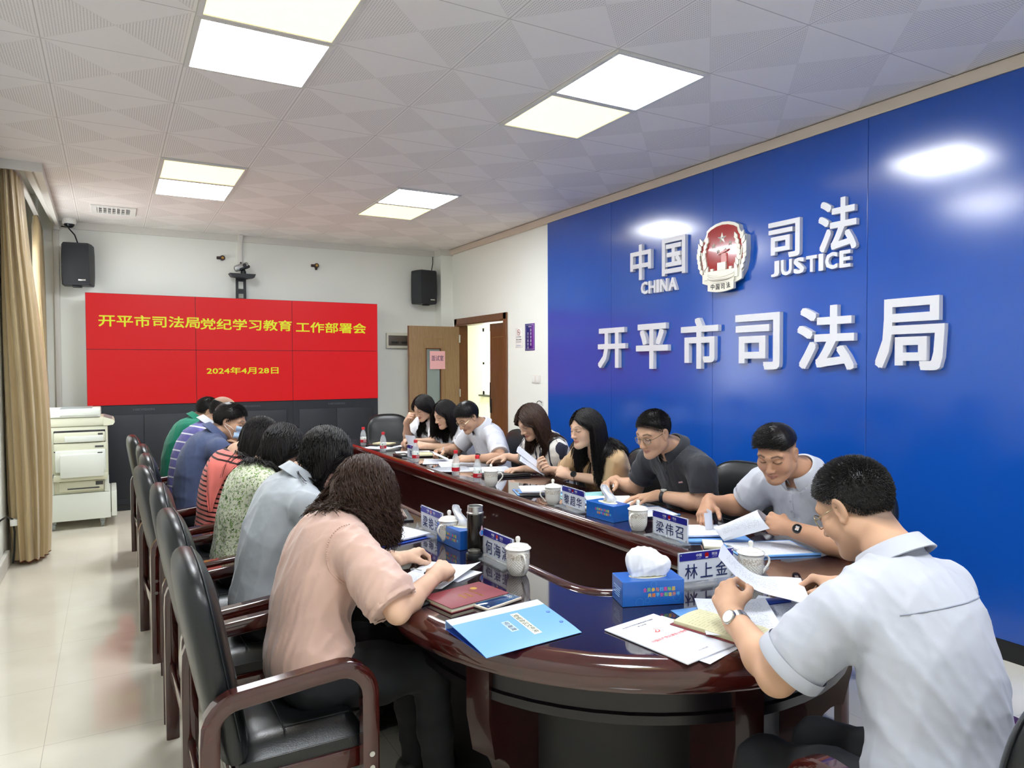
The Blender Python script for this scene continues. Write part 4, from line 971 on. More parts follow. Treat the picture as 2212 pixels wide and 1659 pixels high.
# ---------------------------------------------------------------- nameplates
M_acr = mat('clear_acrylic','#e6ecf0',.04,alpha=.22); M_navy = mat('navy_print','#1d2084',.35); M_nw = mat('nameplate_white','#dfe2ee',.3); M_char2 = mat('navy_characters','#1c2a5c',.4)
def make_plate(label, x, y, u, names):
    t = thing('nameplate', label, 'nameplate'); t['group'] = 'acrylic nameplates'
    n = unit_v(Vector(u).cross(Vector((0,0,1)))); t.matrix_world = frame((x,y,TZ),u,(0,0,1))
    # local: x along the text, y up, z towards the reader
    MB().rbox((-.115,.0,-.012),(.115,.010,.05),.003).obj('acrylic_foot', M_acr, t)
    MB().rbox((-.112,.010,-.0045),(.112,.112,-.0025),.0008).obj('back_pane', M_acr, t)
    MB().rbox((-.112,.010,.0022),(.112,.112,.0036),.0006).obj('front_pane', M_acr, t)
    MB().box((-.109,.012,-.0018),(.109,.110,.0016)).obj('card', M_nw, t, smooth=False)
    MB().box((-.109,.084,.0038),(.109,.110,.0041)).obj('header_strip', M_navy, t, smooth=False)
    n_ = len(names); wd = .062
    for k,c in enumerate(names): text_mb(c,.050,.050,.0004,.006).obj('name_character', M_char2, t).matrix_local = Matrix.Translation(((k-(n_-1)/2)*wd,.046,.0038))
    for c,xx in (('中国',-.032),('司法',.032)): text_mb(c,.022,.010,.0003,.02).obj('header_text', M_let, t).matrix_local = Matrix.Translation((xx,.099,.0042))
    for c,xx in (('CHINA',-.032),('JUSTICE',.032)): text_mb(c,.018,.0028,.0002).obj('header_text', M_let, t).matrix_local = Matrix.Translation((xx,.0895,.0042))
    e = MB(); e.prism([(0,.009),(.007,.007),(.0085,.0),(.006,-.007),(0,-.010),(-.006,-.007),(-.0085,0),(-.007,.007)],.0004,Matrix.Translation((0,.097,.0042))); e.obj('header_emblem', M_red, t, smooth=False)
    MB().box((-.005,.0875,.0044),(.005,.0915,.0048)).obj('emblem_ribbon', M_let, t, smooth=False)
    for xx in (-.104,.104):
        for yy in (.018,.104): MB().cyl((xx,yy,.0036),(xx,yy,.0062),.0028,8).obj('stud', M_steel, t)
    return t
def unit_v(v): v = Vector(v); v.normalize(); return v
make_plate('nameplate standing before the mug nearest the woman in pink',1.515,-1.0,(.03,-1,0),'何海清')
make_plate('nameplate standing before the tissue box near the grey blouse',1.48,-.45,(.03,-1,0),'梁艳洁')
make_plate('nameplate between mug and tissue box opposite the woman in tan',2.315,-.335,(-.06,-1,0),'黎超华')
make_plate('nameplate at the inner edge facing away from the man in light grey',2.305,-1.07,(-.03,-1,0),'梁伟召')
make_plate('nameplate behind the sheet held by the man in the white shirt',2.01,-1.575,(1,-.15,0),'林上金')
make_plate('nameplate behind a water bottle at the far part of the right side',2.335,1.94,(.0,-1,0),'陈江')
# ---------------------------------------------------------------- tissue boxes
M_tb = mat('tissue_box_blue','#1d5fb4',.28,coat=.3); M_tis = mat('tissue','#e9ebf0',.9); M_slot = mat('slot_film','#d8d4bc',.3)
CC = ['#e0559a','#8fd06a','#f2c84b','#f08a3c','#6fc3e8','#e0559a','#f2e04b','#e23f5e','#8fd06a','#f2c84b']
def make_tissue(label, x, y, ang, big, pr=1):
    t = thing('tissue_box', label, 'tissue box', (x,y,TZ+.0003), math.radians(ang), 'blue tissue boxes')
    w,d,h = .2,.105,.078
    MB().rbox((0,0,0),(w,d,h),.0015,1).obj('box', M_tb, t, smooth=False)
    mb = MB(); pts = [(w/2+.062*math.cos(a),d/2+.03*math.sin(a)) for a in np.linspace(0,2*PI,24,endpoint=False)]; mb.prism(pts,.0006,Matrix.Translation((0,0,h))); mb.obj('slot', M_slot, t, smooth=False)
    for k,c in enumerate('全民参与扫黑除恶'): text_mb(c,.0115,.0125,.0003,.03).obj('box_text', mat('print_%d'%(k%5),CC[k%5],.4), t).matrix_local = frame((.072+.0132*k,-.0002,.050),(1,0,0),(0,0,1))
    for k,c in enumerate('共建平安和谐开平'): text_mb(c,.0115,.0125,.0003,.03).obj('box_text', mat('print_%d'%((k+2)%5),CC[(k+2)%5],.4), t).matrix_local = frame((.087+.0132*k,-.0002,.033),(1,0,0),(0,0,1))
    for cx,cz,r in ((.055,.012,.013),(.08,.017,.008),(.175,.022,.012),(.10,.066,.010)):
        mb = MB(); n=20
        vs=[]; fs=[]
        for k in range(n):
            a=2*PI*k/n; vs += [(cx+r*math.cos(a),-.0004,max(.002,min(h-.002,cz+r*math.sin(a)))),(cx+(r-.0008)*math.cos(a),-.0004,max(.002,min(h-.002,cz+(r-.0008)*math.sin(a))))]
        for k in range(n): j=(k+1)%n; fs.append((2*k,2*j,2*j+1,2*k+1))
        mb.add(vs,fs).obj('bubble_print', mat('light_print','#3f8fd0',.4), t, smooth=False)
    for k in range(5): MB().box((-.0004,.02+.003*k%2,.05-.007*k),(0,.085-.008*(k%3),.0525-.007*k)).obj('small_print', mat('pale_print','#9cc4ec',.4), t, smooth=False)
    if big:
        F = Field(); c = V3(w/2,d/2,h)
        F.ell(c+V3(-.012,0,.045),(.062,.026,.05),None,.02); F.ell(c+V3(.03,0,.03),(.05,.022,.036),None,.02); F.ell(c+V3(-.03,.0,.055),(.035,.02,.03),None,.02); F.cone(c+V3(-.04,0,.0),c+V3(.04,0,.0),.015,.015,.02)
        F.plane((0,0,h+.0004),(0,0,-1))
        field_obj('tissue', F, .003, M_tis, t, extra=lambda P,d_: d_-folds(P,5,.006,.07,(1,.6,.35)))
    else:
        def f(u,v):
            a = (u-.5)*(.075*(1-.45*v)); z = h+.075*v; tw = .9*v+.3*math.sin(v*4); sx = .02*math.sin(v*5.5)
            yy = .012*math.sin(u*9+v*3)*(1-.3*v)
            return (w/2+a*math.cos(tw)+sx-yy*math.sin(tw), d/2+a*math.sin(tw)+yy*math.cos(tw), z+.01*math.sin(u*3+1)*v)
        MB().grid(f,14,14,.0012).obj('tissue', M_tis, t, ang=80)
    return t
make_tissue('blue tissue box with a full puffed tissue at the near end of the table',1.608,-1.630,-20,True)
make_tissue('blue tissue box between the thermos flask and a mug',1.463,-.775,90+4,False).rotation_euler = (0,0,math.radians(-86))
tb = [o for o in COL.objects if o.name.startswith('tissue_box')][-1]; tb.location = (1.450,-.575,TZ+.0003)
t3 = make_tissue('blue tissue box beside a mug on the right side, in front of the charcoal polo',2.285,-.49,-86,False)
# ---------------------------------------------------------------- thermos flask and its lid
t = thing('thermos_flask','open dark metal thermos flask beside the tissue box','thermos flask',(1.497,-.845,TZ))
MB().lathe([(0,0),(.031,0),(.0325,.003),(.0325,.155),(.031,.160)],32).obj('body', mat('gunmetal','#3a3733',.22,metal=.8), t)
MB().lathe([(.031,.160),(.0335,.162),(.0335,.167),(.0305,.169),(.0300,.188),(.0315,.190),(.0300,.192),(.0265,.191),(.026,.17),(0,.165)],32).obj('neck', M_steel, t)
L = frame((1.497-.0330*.82,-.845-.0330*.57,TZ+.09),(.57,-.82,0),(0,0,1))
mb = MB(); vs=[]; 
for k in range(18):
    a = 2*PI*k/18; th_ = math.radians(-64)+.42*math.cos(a)*(1 if math.sin(a)<.2 else .45); vs.append((.0331*math.cos(th_),.0331*math.sin(th_),.092+.016*math.sin(a)*(1 if math.sin(a)<0 else 1.6)))
mb.add(vs,[tuple(range(18))]).obj('sticker', mat('sticker_pink','#e6b9c8',.4), t, smooth=False)
mb = MB(); vs=[]
for k in range(18):
    a = 2*PI*k/18; th_ = math.radians(-68)+.30*math.cos(a); vs.append((.0333*math.cos(th_),.0333*math.sin(th_),.089+.010*math.sin(a)))
mb.add(vs,[tuple(range(18))]).obj('sticker_logo', mat('sticker_blue','#1f7fd0',.4), t, smooth=False)
t = thing('screw_cap','small black screw cap lying in front of the thermos flask','cap',(1.462,-.905,TZ))
MB().lathe([(0,0),(.031,0),(.0325,.003),(.0325,.020),(.031,.023),(.022,.023),(0,.023)],28).obj('cap', M_black, t)
MB().lathe([(.023,.023),(.024,.025),(.024,.034),(.021,.035),(.019,.030),(0,.028)],28).obj('stopper', mat('lid_inner','#55524c',.4), t)
# ---------------------------------------------------------------- water bottles
M_pet = mat('clear_bottle','#e9eef0',.05,alpha=.30); M_rcap = mat('red_cap','#c8202c',.4); M_rlab = mat('red_label','#c3202e',.4); M_wlab = mat('white_label','#e8eee8',.4); M_grn = mat('green_print','#1f6a3e',.5)
def make_bottle(label, x, y, rz):
    t = thing('water_bottle', label, 'water bottle', (x,y,TZ), rz, 'water bottles with red caps')
    MB().lathe([(0,.002),(.022,.0),(.026,.003),(.0275,.012),(.0265,.022),(.0275,.032),(.0275,.082),(.0265,.086),(.0275,.092),(.0265,.105),(.021,.125),(.0135,.142),(.0115,.148),(.0115,.153)],28).obj('bottle', M_pet, t)
    MB().lathe([(.0128,.150),(.0145,.151),(.0145,.170),(.0135,.172),(0,.172)],20).obj('cap', M_rcap, t)
    l = MB().lathe([(.0279,.031),(.0281,.032),(.0281,.057),(.0279,.057)],28).obj('red_label', M_rlab, t)
    MB().lathe([(.0279,.057),(.0281,.0572),(.0281,.080),(.0279,.081)],28).obj('white_label', M_wlab, t)
    mb = MB(); mb.prism([(-.004,0),(-.001,.0015),(-.006,.005),(-.002,.008),(0,.014),(.002,.008),(.006,.005),(.001,.0015),(.004,0)],.0003,Matrix.Translation((0,-.0284,.061))@Matrix.Rotation(PI/2,4,'X')); mb.obj('tree_emblem', M_grn, t, smooth=False)
    for z,w_ in ((.049,.026),(.041,.03)): text_mb('饮用天然水',w_,.007,.0002,.03).obj('label_text', M_let, l).matrix_local = frame((0,-.0286,z),(1,0,0),(0,0,1))
    return t
bt = make_bottle('water bottle next to the farthest mug',2.285,.70,math.radians(0))
for x,y,a,l in ((2.28,1.015,40,'second water bottle from the farthest mug'),(2.30,1.79,10,'water bottle in front of the half hidden far nameplate'),(2.30,2.54,-30,'water bottle at the inner edge before the woman resting her chin'),(2.305,3.11,10,'water bottle in front of the empty far chair'),(2.05,3.43,10,'water bottle at the far end, only its cap above the heads')): dup(bt,(x,y,TZ),math.radians(a),l)
# ---------------------------------------------------------------- red notebook and phone
t = thing('notebook','dark red notebook with gold crest near the phone','notebook',(1.228,-1.318,Z0),math.radians(11))
MB().rbox((-.112,-.076,.002),(.108,.074,.014),.002).obj('pages', mat('page_edges','#e2dcc4',.7), t)
M_burg = mat('burgundy_leatherette','#7c3038',.45); bump(M_burg, noise(M_burg, coords(M_burg,'Object'),500,2), .15,.001)
MB().rbox((-.114,-.079,.0135),(.112,.078,.0165),.0015).obj('cover', M_burg, t); MB().rbox((-.114,-.079,.0),(.112,.078,.0025),.001).obj('back_cover', M_burg, t); MB().rbox((-.116,.074,.0),(.113,.079,.0165),.002).obj('spine', M_burg, t)
M_gp = mat('gold_print','#c79a2e',.3,metal=.7)
mb = MB(); mb.lathe([(0,.0167),(.012,.0167),(.0121,.0170),(0,.0173)],20,Matrix.Translation((.052,.03,0))); mb.obj('gold_crest', M_gp, t)
for s_,xx,w_ in (('中华人民共和国',.03,.075),('工作笔记',.0,.05),('司法部',-.022,.04)): text_mb(s_,w_,.009 if w_>.06 else .012,.0003,.01).obj('gold_lettering', M_gp, t).matrix_local = Matrix.Translation((xx,-.01,.0166)) @ Matrix.Rotation(-PI/2,4,'Z')
t = thing('phone','smartphone in a pale case showing a blue lock screen','phone',(1.292,-1.402,TZ+.0006),math.radians(12))
t.rotation_euler = (0,0,math.radians(17)); t.location = (1.294,-1.400,Z0)
MB().rbox((-.077,-.038,0),(.077,.038,.010),.004,3).obj('case', mat('beige_case','#cdbfae',.4), t)
m = mat('lock_screen','#0a1430',.08,emit='#1f4f8f',estr=.35); v = coords(m,'Object'); lk(m, ramp(m, noise(m, v, 22, 4), [(.3,'#142f6a'),(.6,'#3a78b4'),(.8,'#8db6d4')]), bsdf(m).inputs['Emission Color'])
MB().rbox((-.072,-.034,.0095),(.072,.034,.0106),.0005).obj('screen', m, t)
M_lit = mat('screen_digits','#202020',.4,emit='#ffffff',estr=.5)
text_mb('09:00',.036,.012,.0002,.01).obj('clock_digits', M_lit, t).matrix_local = Matrix.Translation((.048,0,.0107)) @ Matrix.Rotation(-PI/2,4,'Z')
text_mb('4月28日',.02,.004,.0002).obj('date_line', M_lit, t).matrix_local = Matrix.Translation((.06,0,.0107)) @ Matrix.Rotation(-PI/2,4,'Z')
for yy in (-.024,.024): MB().cyl((-.06,yy,.0106),(-.06,yy,.0109),.005,14).obj('screen_button', mat('button_grey','#51606e',.3), t)
MB().rbox((.066,-.011,.0106),(.070,.011,.0109),.0001).obj('camera_notch', M_black, t)
# ---------------------------------------------------------------- big blue ring folder at the near edge
t = thing('ring_folder','large blue plastic ring folder lying at the near edge of the table','folder')
A,B_,C_,D_ = (1.062,-1.530,Z0),(1.378,-1.506,Z0),(1.379,-1.738,Z0),(1.070,-1.760,Z0)
def ff(h0): 
    def f(u,v):
        x = A[0]*(1-u)*(1-v)+B_[0]*u*(1-v)+C_[0]*u*v+D_[0]*(1-u)*v; y = A[1]*(1-u)*(1-v)+B_[1]*u*(1-v)+C_[1]*u*v+D_[1]*(1-u)*v
        return (x,y,Z0+.0018+h0*(1-v)**.8)
    return f
MB().grid(ff(0),5,5,.0015).obj('back_cover', M_foldd, t); MB().grid(ff(.025),9,9,.0015).obj('front_cover', M_fold, t)
MB().grid(lambda u,v: (A[0]+(B_[0]-A[0])*u-.000, A[1]+(B_[1]-A[1])*u+.0012+.003*math.sin(PI*v), Z0+.001+.026*v),9,5,.0012).obj('spine', mat('pale_blue_plastic','#a8c8ec',.3), t)
MB().grid(lambda u,v: (lambda p: (p[0],p[1],p[2]+.0012))(ff(.025)(u,.0+.16*v)),9,5,.0006).obj('clear_spine_label', mat('clear_label','#cdddea',.15), t)
M_tape = mat('paper_tape','#d8d8c0',.7)
def fp(u,v,dz=.0012): p = ff(.025)(u,v); return (p[0],p[1],p[2]+dz)
def on_cover(u,v,lu,lv,txt,m,w_,h_):
    M = frame(fp(u,v,.0016), Vector(fp(u,v+.01))-Vector(fp(u,v)), Vector(fp(u+.01,v))-Vector(fp(u,v)))
    lb = MB().box((-w_/2,-h_/2,-.0003),(w_/2,h_/2,.0003),M).obj('paper_label', m, t, smooth=False)
    text_mb(txt,w_*.88,h_*.72,.0002,.01).obj('label_text', M_ink, lb).matrix_world = M @ Matrix.Translation((0,0,.0004)); return lb
on_cover(.62,.52,0,0,'党组会议文件夹',M_tape,.135,.026); on_cover(.46,.50,0,0,'何海清',mat('clear_tape','#b9cfe6',.3),.062,.024)
for v in (.38,.68): 
    p = fp(.94,v); MB().lathe([(.006,.0),(.006,.001),(.004,.001),(.004,.0)],14,Matrix.Translation(p)).obj('rivet', M_foldd, t)
# ---------------------------------------------------------------- papers at the near end
sheet('bare white sheet under the booklet at the near end', cx=1.60, cy=-1.905, z=TZ+.0002, ang=14, w=.20, h=.28, m=M_pap)
t = thing('booklet','white booklet with a small red emblem and red title lying at the near end','booklet',(1.568,-1.885,TZ+.0012),math.radians(8))
MB().rbox((-.105,-.145,0),(.100,.145,.004),.001).obj('cover', M_pap, t)
M_rp = mat('red_title_ink','#d8483c',.5)
for s_,yy,w_,h_,mm in (('中共开平市司法局党组学习资料',.115,.125,.007,M_ink),('学习手册',.10,.035,.006,M_ink),('中国共产党纪律处分条例',.0,.14,.013,M_rp),('2024年4月',-.11,.04,.006,mat('pale_ink','#a8a8ae',.6))): text_mb(s_,w_,h_,.0002,.01).obj('title_text', mm, t).matrix_local = Matrix.Translation((-.0,yy,.0041))
mb = MB(); n=14
vs=[];fs=[]
for k in range(n):
    a = math.radians(-150+230*k/(n-1)); vs += [(.013*math.cos(a),.05+.013*math.sin(a),.0043),(.009*math.cos(a)+.001,.05+.009*math.sin(a)+.001,.0043)]
for k in range(n-1): fs.append((2*k,2*k+2,2*k+3,2*k+1))
mb.add(vs,fs); mb.box((-.010,.048,.0041),(.006,.051,.0044),Matrix.Translation((0,.05,0))@Matrix.Rotation(.8,4,'Z')@Matrix.Translation((0,-.05,0))); mb.obj('red_emblem', M_rp, t, smooth=False)
t = thing('open_notebook','open cream paged notebook with a dark red cover at the near end','notebook',(1.728,-1.925,TZ+.0056),0)
t.rotation_euler = (0,0,math.radians(14)); 
MB().rbox((-.075,-.135,0),(.075,.125,.003),.001).obj('cover', M_burg, t)
o = sheet_obj('pages', lambda u,v: (-.068+.136*u,-.128+.245*v,.013+.004*math.sin(PI*u)), .14,.20, M_note, .0105, 9, 5, t)
t = thing('clip_folder','blue folder lying under the papers of the man in the white shirt','folder',(1.885,-1.885,TZ+.0004),math.radians(-12))
MB().rbox((-.20,-.13,0),(.20,.12,.0025),.001).obj('cover', M_fold, t); MB().rbox((.10,.06,.0025),(.19,.10,.012),.003).obj('clip', M_foldd, t)
MB().rbox((-.205,-.138,.0),(.20,-.128,.004),.001).obj('folder_edge', M_foldd, t)
sheet('printed sheet lying on the blue folder below the watch hand', cx=1.815, cy=-1.895, z=TZ+.016, ang=-38, w=.21, h=.30, m=M_prt, curl=.012)
sheet('second printed sheet on the blue folder near the right forearm', cx=1.975, cy=-1.93, z=TZ+.004, ang=-60, w=.21, h=.29, m=M_prt)
# ---------------------------------------------------------------- generic stacks of paper and folders along the table
G_P = 'loose papers along the table'
def folder(label, cx, cy, ang, w=.22, h=.31, m=None, z=Z0):
    t = thing('folder', label, 'folder', (cx,cy,z), math.radians(ang), 'folders along the table')
    MB().rbox((-w/2,-h/2,0),(w/2,h/2,.003),.0012).obj('cover', m or M_fold, t)
    MB().rbox((-w/2-.006,-h/2,0),(-w/2+.006,h/2,.008),.002).obj('spine', m or M_fold, t)
    MB().rbox((-.05,h/2-.02,.003),(.05,h/2-.008,.010),.002).obj('clip', M_steel, t); return t
# left row
folder('blue folder under the papers of the woman in grey',1.29,-.44,-75,m=M_foldd)
sheet('stack of printed sheets in front of the woman in grey', name='paper_stack', cx=1.29, cy=-.43, z=Z0+.0085, ang=-72, w=.21, h=.29, m=M_prt, th=.006)
quad_sheet('sheet',(1.20,-.36,.775),(1.36,-.30,.775),(1.43,-.14,.86),(1.27,-.20,.86),M_prt,bow=(0,0,.02),label='raised sheet being turned by the woman in grey')
sheet('white sheet under the pen hand of the woman in pink', cx=1.245, cy=-1.035, z=Z0+.0012, ang=-52, w=.21, h=.30, m=M_prt, curl=.02)
sheet('lower white sheet beneath the papers of the woman in pink', cx=1.225, cy=-1.055, z=Z0, ang=-64, w=.21, h=.30, m=M_pap)
t = thing('tablet_case','thin black tablet case under the forearm of the woman in pink','tablet',(1.16,-1.20,Z0),math.radians(20)); MB().rbox((-.12,-.08,0),(.12,.05,.006),.003).obj('case', M_black, t)
t = thing('notebook','brown notebook on a black tablet at the inner edge beyond the grey blouse','notebook',(1.44,-.02,Z0),math.radians(-14))
MB().rbox((-.09,-.13,0),(.10,.13,.008),.002).obj('tablet_base', M_black, t); MB().rbox((-.07,-.10,.008),(.07,.10,.020),.002).obj('cover', mat('taupe_cover','#6d5650',.5), t); MB().rbox((-.068,-.098,.010),(.072,.098,.018),.001).obj('pages', MATS['page_edges'], t)
t = thing('vial','tiny clear plastic vial standing near the papers of the woman in grey','vial',(1.455,-.345,TZ)); MB().lathe([(0,0),(.006,0),(.006,.02),(.003,.026),(.003,.032),(0,.032)],12).obj('vial_body', M_acr, t)
for k,(y,l) in enumerate(((.34,'white sheet before the woman in the floral top'),(.98,'white sheet before the woman in coral'),(1.62,'white sheet before the masked man'),(2.25,'white sheet before the man in purple stripes'),(3.02,'white sheet before the man in green'))): sheet(l, cx=1.24, cy=y, z=Z0, ang=-85+6*k, w=.21, h=.297, m=M_prt)
# right row
folder('open blue folder under the hands of the man in light grey',2.50,-1.10,62,.22,.31)
folder('blue clip folder holding a form, beside the watch of the man in light grey',2.545,-1.375,68,.23,.32)
sheet('printed form clipped on the blue folder beside the black watch', cx=2.545, cy=-1.375, z=Z0+.0034, ang=66, w=.205, h=.29, m=M_form)
sheet('printed pages lying in the open blue folder', name='paper_stack', cx=2.47, cy=-1.03, z=Z0+.0095, ang=62, w=.20, h=.28, m=M_prt, th=.007)
def turned(u,v): return (0,0,.05*math.sin(PI*u)*(.6+.4*v))
for k in range(3):
    quad_sheet('turned_page',(2.455-.004*k,-1.23,.772+.004*k),(2.52,-1.16-.02*k,.775),(2.63+.01*k,-1.29,.845+.008*k),(2.565,-1.37+.01*k,.84+.006*k),M_prt,bow=(-.035,.02,.045),label='%s page held folded back by the fist of the man in light grey'%(['lowest','middle','topmost'][k]))
quad_sheet('turned_page',(2.52,-1.06,.773),(2.60,-.99,.773),(2.595,-.99,.85),(2.52,-1.05,.85),M_pap,.1,.1,bow=(.01,-.03,0),n=7,label='raised page pinched by the right hand of the man in light grey')
t = thing('pocket_notebook','small dark notebook with white pages under the blue folders','notebook',(2.385,-1.235,Z0),math.radians(50)); MB().rbox((-.06,-.04,0),(.06,.04,.004),.001).obj('cover', M_black, t); MB().rbox((-.058,-.042,.004),(.058,.038,.014),.001).obj('pages', MATS['page_edges'], t)
folder('blue folder under the left forearm of the man in charcoal',2.56,-.56,75,.24,.33)
sheet('printed form under the left forearm of the man in charcoal', cx=2.545, cy=-.60, z=Z0+.0095, ang=76, w=.21, h=.29, m=M_form)
sheet('white sheet the man in charcoal is writing on', cx=2.60, cy=-.29, z=Z0+.0105, ang=70, w=.21, h=.26, m=M_pap, curl=.01)
folder('pale blue folder under the writing hand of the man in charcoal',2.60,-.30,68,.23,.30,mat('pale_folder','#a9c3ea',.35))
t = thing('notebook','cream notebook behind the right hand tissue box','notebook',(2.44,-.40,Z0),math.radians(75)); MB().rbox((-.06,-.09,0),(.06,.08,.010),.002).obj('cover', mat('cream_cover','#cfc7a2',.6), t); MB().rbox((-.058,-.088,.002),(.062,.078,.008),.001).obj('pages', MATS['page_edges'], t)
folder('turquoise folder under the watch arm of the woman in tan',2.58,-.06,78,.20,.30,mat('turquoise_folder','#9cd0d2',.4))
folder('light blue folder before the woman in tan',2.44,.19,70,.21,.30)
sheet('stack of white sheets before the woman in tan', name='paper_stack', cx=2.46, cy=.20, z=Z0+.0105, ang=66, w=.20, h=.26, m=M_pap, th=.008)
quad_sheet('held_sheet',(2.645,.47,.80),(2.70,.57,.835),(2.52,.54,.945),(2.445,.44,.915),M_prt,bow=(0,0,.006),label='white sheet held up by the woman in tan')
quad_sheet('held_sheet',(2.66,.50,.815),(2.72,.60,.845),(2.53,.585,.985),(2.45,.485,.965),M_pap,bow=(0,.004,.01),label='second white sheet behind the one held by the woman in tan')
t = thing('phone','black smartphone lying by the mug before the woman in tan','phone',(2.345,.115,Z0),math.radians(65)); MB().rbox((-.038,-.078,0),(.038,.078,.008),.003).obj('case', M_black, t); MB().rbox((-.035,-.074,.0078),(.035,.074,.0084),.0003).obj('screen', mat('dark_glass','#0b0c10',.04), t)
t = thing('lighter','small red and clear lighter near the farthest mug','lighter',(2.44,.335,Z0),math.radians(30)); MB().rbox((-.035,-.007,0),(.01,.007,.014),.003).obj('body', M_acr, t); MB().rbox((.01,-.006,0),(.03,.006,.012),.003).obj('cap', M_rcap, t)
t = thing('laptop','closed dark laptop under the hand of the woman with wavy hair','laptop',(2.56,.86,Z0),math.radians(82)); MB().rbox((-.11,-.16,0),(.11,.16,.010),.004).obj('base', mat('laptop_grey','#3a3a3c',.35,metal=.4), t); MB().rbox((-.108,-.158,.011),(.108,.158,.017),.003).obj('display_lid', mat('laptop_dark','#2a2a2c',.3,metal=.4), t)
sheet('white sheet on the laptop before the woman with wavy hair', cx=2.55, cy=1.0, z=Z0+.0185, ang=80, w=.21, h=.28, m=M_prt, curl=.01)
for k,(x,y,a,l,m_) in enumerate(((2.46,1.22,60,'white sheet nearest the second water bottle',M_prt),(2.52,1.47,72,'printed sheet under the watch hand of the man in the white polo',M_form),(2.47,1.66,64,'white sheet before the man in the white polo',M_pap),(2.50,2.34,75,'white sheet before the woman with shoulder length hair',M_pap),(2.55,2.92,60,'white sheet before the woman resting her chin',M_prt))): sheet(l, cx=x, cy=y, z=Z0+.0008*k, ang=a, w=.21, h=.297, m=m_, curl=.012 if k in (1,2) else 0)
quad_sheet('held_sheet',(2.50,1.60,.775),(2.53,1.74,.775),(2.42,1.80,.83),(2.39,1.64,.83),M_pap,bow=(0,0,.015),label='lifted white sheet before the man in the white polo')
quad_sheet('held_sheet',(2.55,2.36,.80),(2.52,2.50,.80),(2.49,2.52,.90),(2.53,2.38,.90),M_pap,.15,.12,bow=(.0,.0,.0),label='white sheet held by the woman with shoulder length hair')
t = thing('clear_sleeve','clear plastic document sleeve at the inner edge near the second bottle','document sleeve',(2.36,1.30,Z0),math.radians(84)); MB().rbox((-.1,-.15,0),(.1,.15,.002),.0008).obj('sleeve', mat('clear_film','#dfe4e8',.12,alpha=.6), t); MB().rbox((-.1,.14,.002),(.1,.155,.006),.002).obj('slide_bar', M_white, t)
t = thing('wallet','black leather wallet by the far nameplate','wallet',(2.335,2.16,Z0),math.radians(5)); MB().rbox((-.05,-.09,0),(.06,.09,.018),.006).obj('leather', M_leath, t); MB().rbox((-.03,-.06,.018),(.0,-.02,.021),.001).obj('key_fob', M_white, t)
t = thing('notebook','open cream notebook before the woman with shoulder length hair','notebook',(2.56,2.08,Z0+.004),math.radians(70)); MB().rbox((-.09,-.12,0),(.09,.12,.004),.001).obj('cover', M_black, t); sheet_obj('pages', lambda u,v: (-.085+.17*u,-.115+.23*v,.016-.006*abs(math.sin(2*PI*u))), .14,.2, M_note, .011, 13, 3, t)
t = thing('notebook','cream notebook on black folders at the far right of the table','notebook',(2.47,3.0,Z0),math.radians(40)); MB().rbox((-.1,-.14,0),(.1,.14,.012),.003).obj('folder_base', M_black, t); MB().rbox((-.06,-.09,.012),(.06,.09,.026),.002).obj('cover', MATS['cream_cover'], t); MB().rbox((-.058,-.088,.014),(.062,.088,.024),.001).obj('pages', MATS['page_edges'], t)
sheet('loose white sheet beside the far bottles', cx=2.38, cy=2.86, z=Z0, ang=40, w=.21, h=.28, m=M_prt)
# ================================================================ people
def skin_mat():
    m = mat('skin', '#c99873', .55, spec=.3, sss=.10)
    a = nd(m,'ShaderNodeAttribute', attribute_name='col'); setcol(m, a.outputs['Color'])
    bump(m, noise(m, coords(m,'Object'), 420, 2), .05, .001); return m
M_skin = skin_mat()
def hair_mat(name, c, rough=.38):
    m = mat(name, c, rough, spec=.3)
    n = noise(m, coords(m,'Object',(260,260,30)), 1, 3); bump(m, n, .25, .002); return m
M_hair = hair_mat('black_hair','#14100f'); M_hairb = hair_mat('dark_brown_hair','#38261d'); M_hairg = hair_mat('greying_hair','#1d1b1b')
def cloth(name, c, rough=.8, bs=.15, sheen=.15):
    m = mat(name, c, rough, spec=.25, sheen=sheen); bump(m, noise(m, coords(m,'Object'), 700, 2), bs, .001); return m
def rest_axis(m, k):
    a = nd(m,'ShaderNodeAttribute', attribute_name='rest'); sp = nd(m,'ShaderNodeSeparateXYZ'); lk(m, a.outputs['Vector'], sp.inputs[0]); return sp.outputs[k], a.outputs['Vector']
def striped(name, base, stripe, period, frac, ax=2, warp=0.0):
    m = cloth(name, base); s_, vec = rest_axis(m, ax)
    if warp: s_ = mth(m,'ADD', s_, mth(m,'MULTIPLY', noise(m, vec, 6, 2), warp))
    f = mth(m,'FRACT', mth(m,'DIVIDE', s_, period)); setcol(m, mixc(m, mth(m,'LESS_THAN', f, frac), base, stripe)); return m
M_ink2 = mat('dark_trousers','#15161a',.85); bump(M_ink2, noise(M_ink2, coords(M_ink2,'Object'), 300, 2), .1, .001)
M_shoe = mat('black_shoe','#141414',.35)
M_frame = mat('glasses_metal','#a89a78',.25,metal=1.0); M_lens = mat('lens','#dfe6f2',.02,alpha=.10)

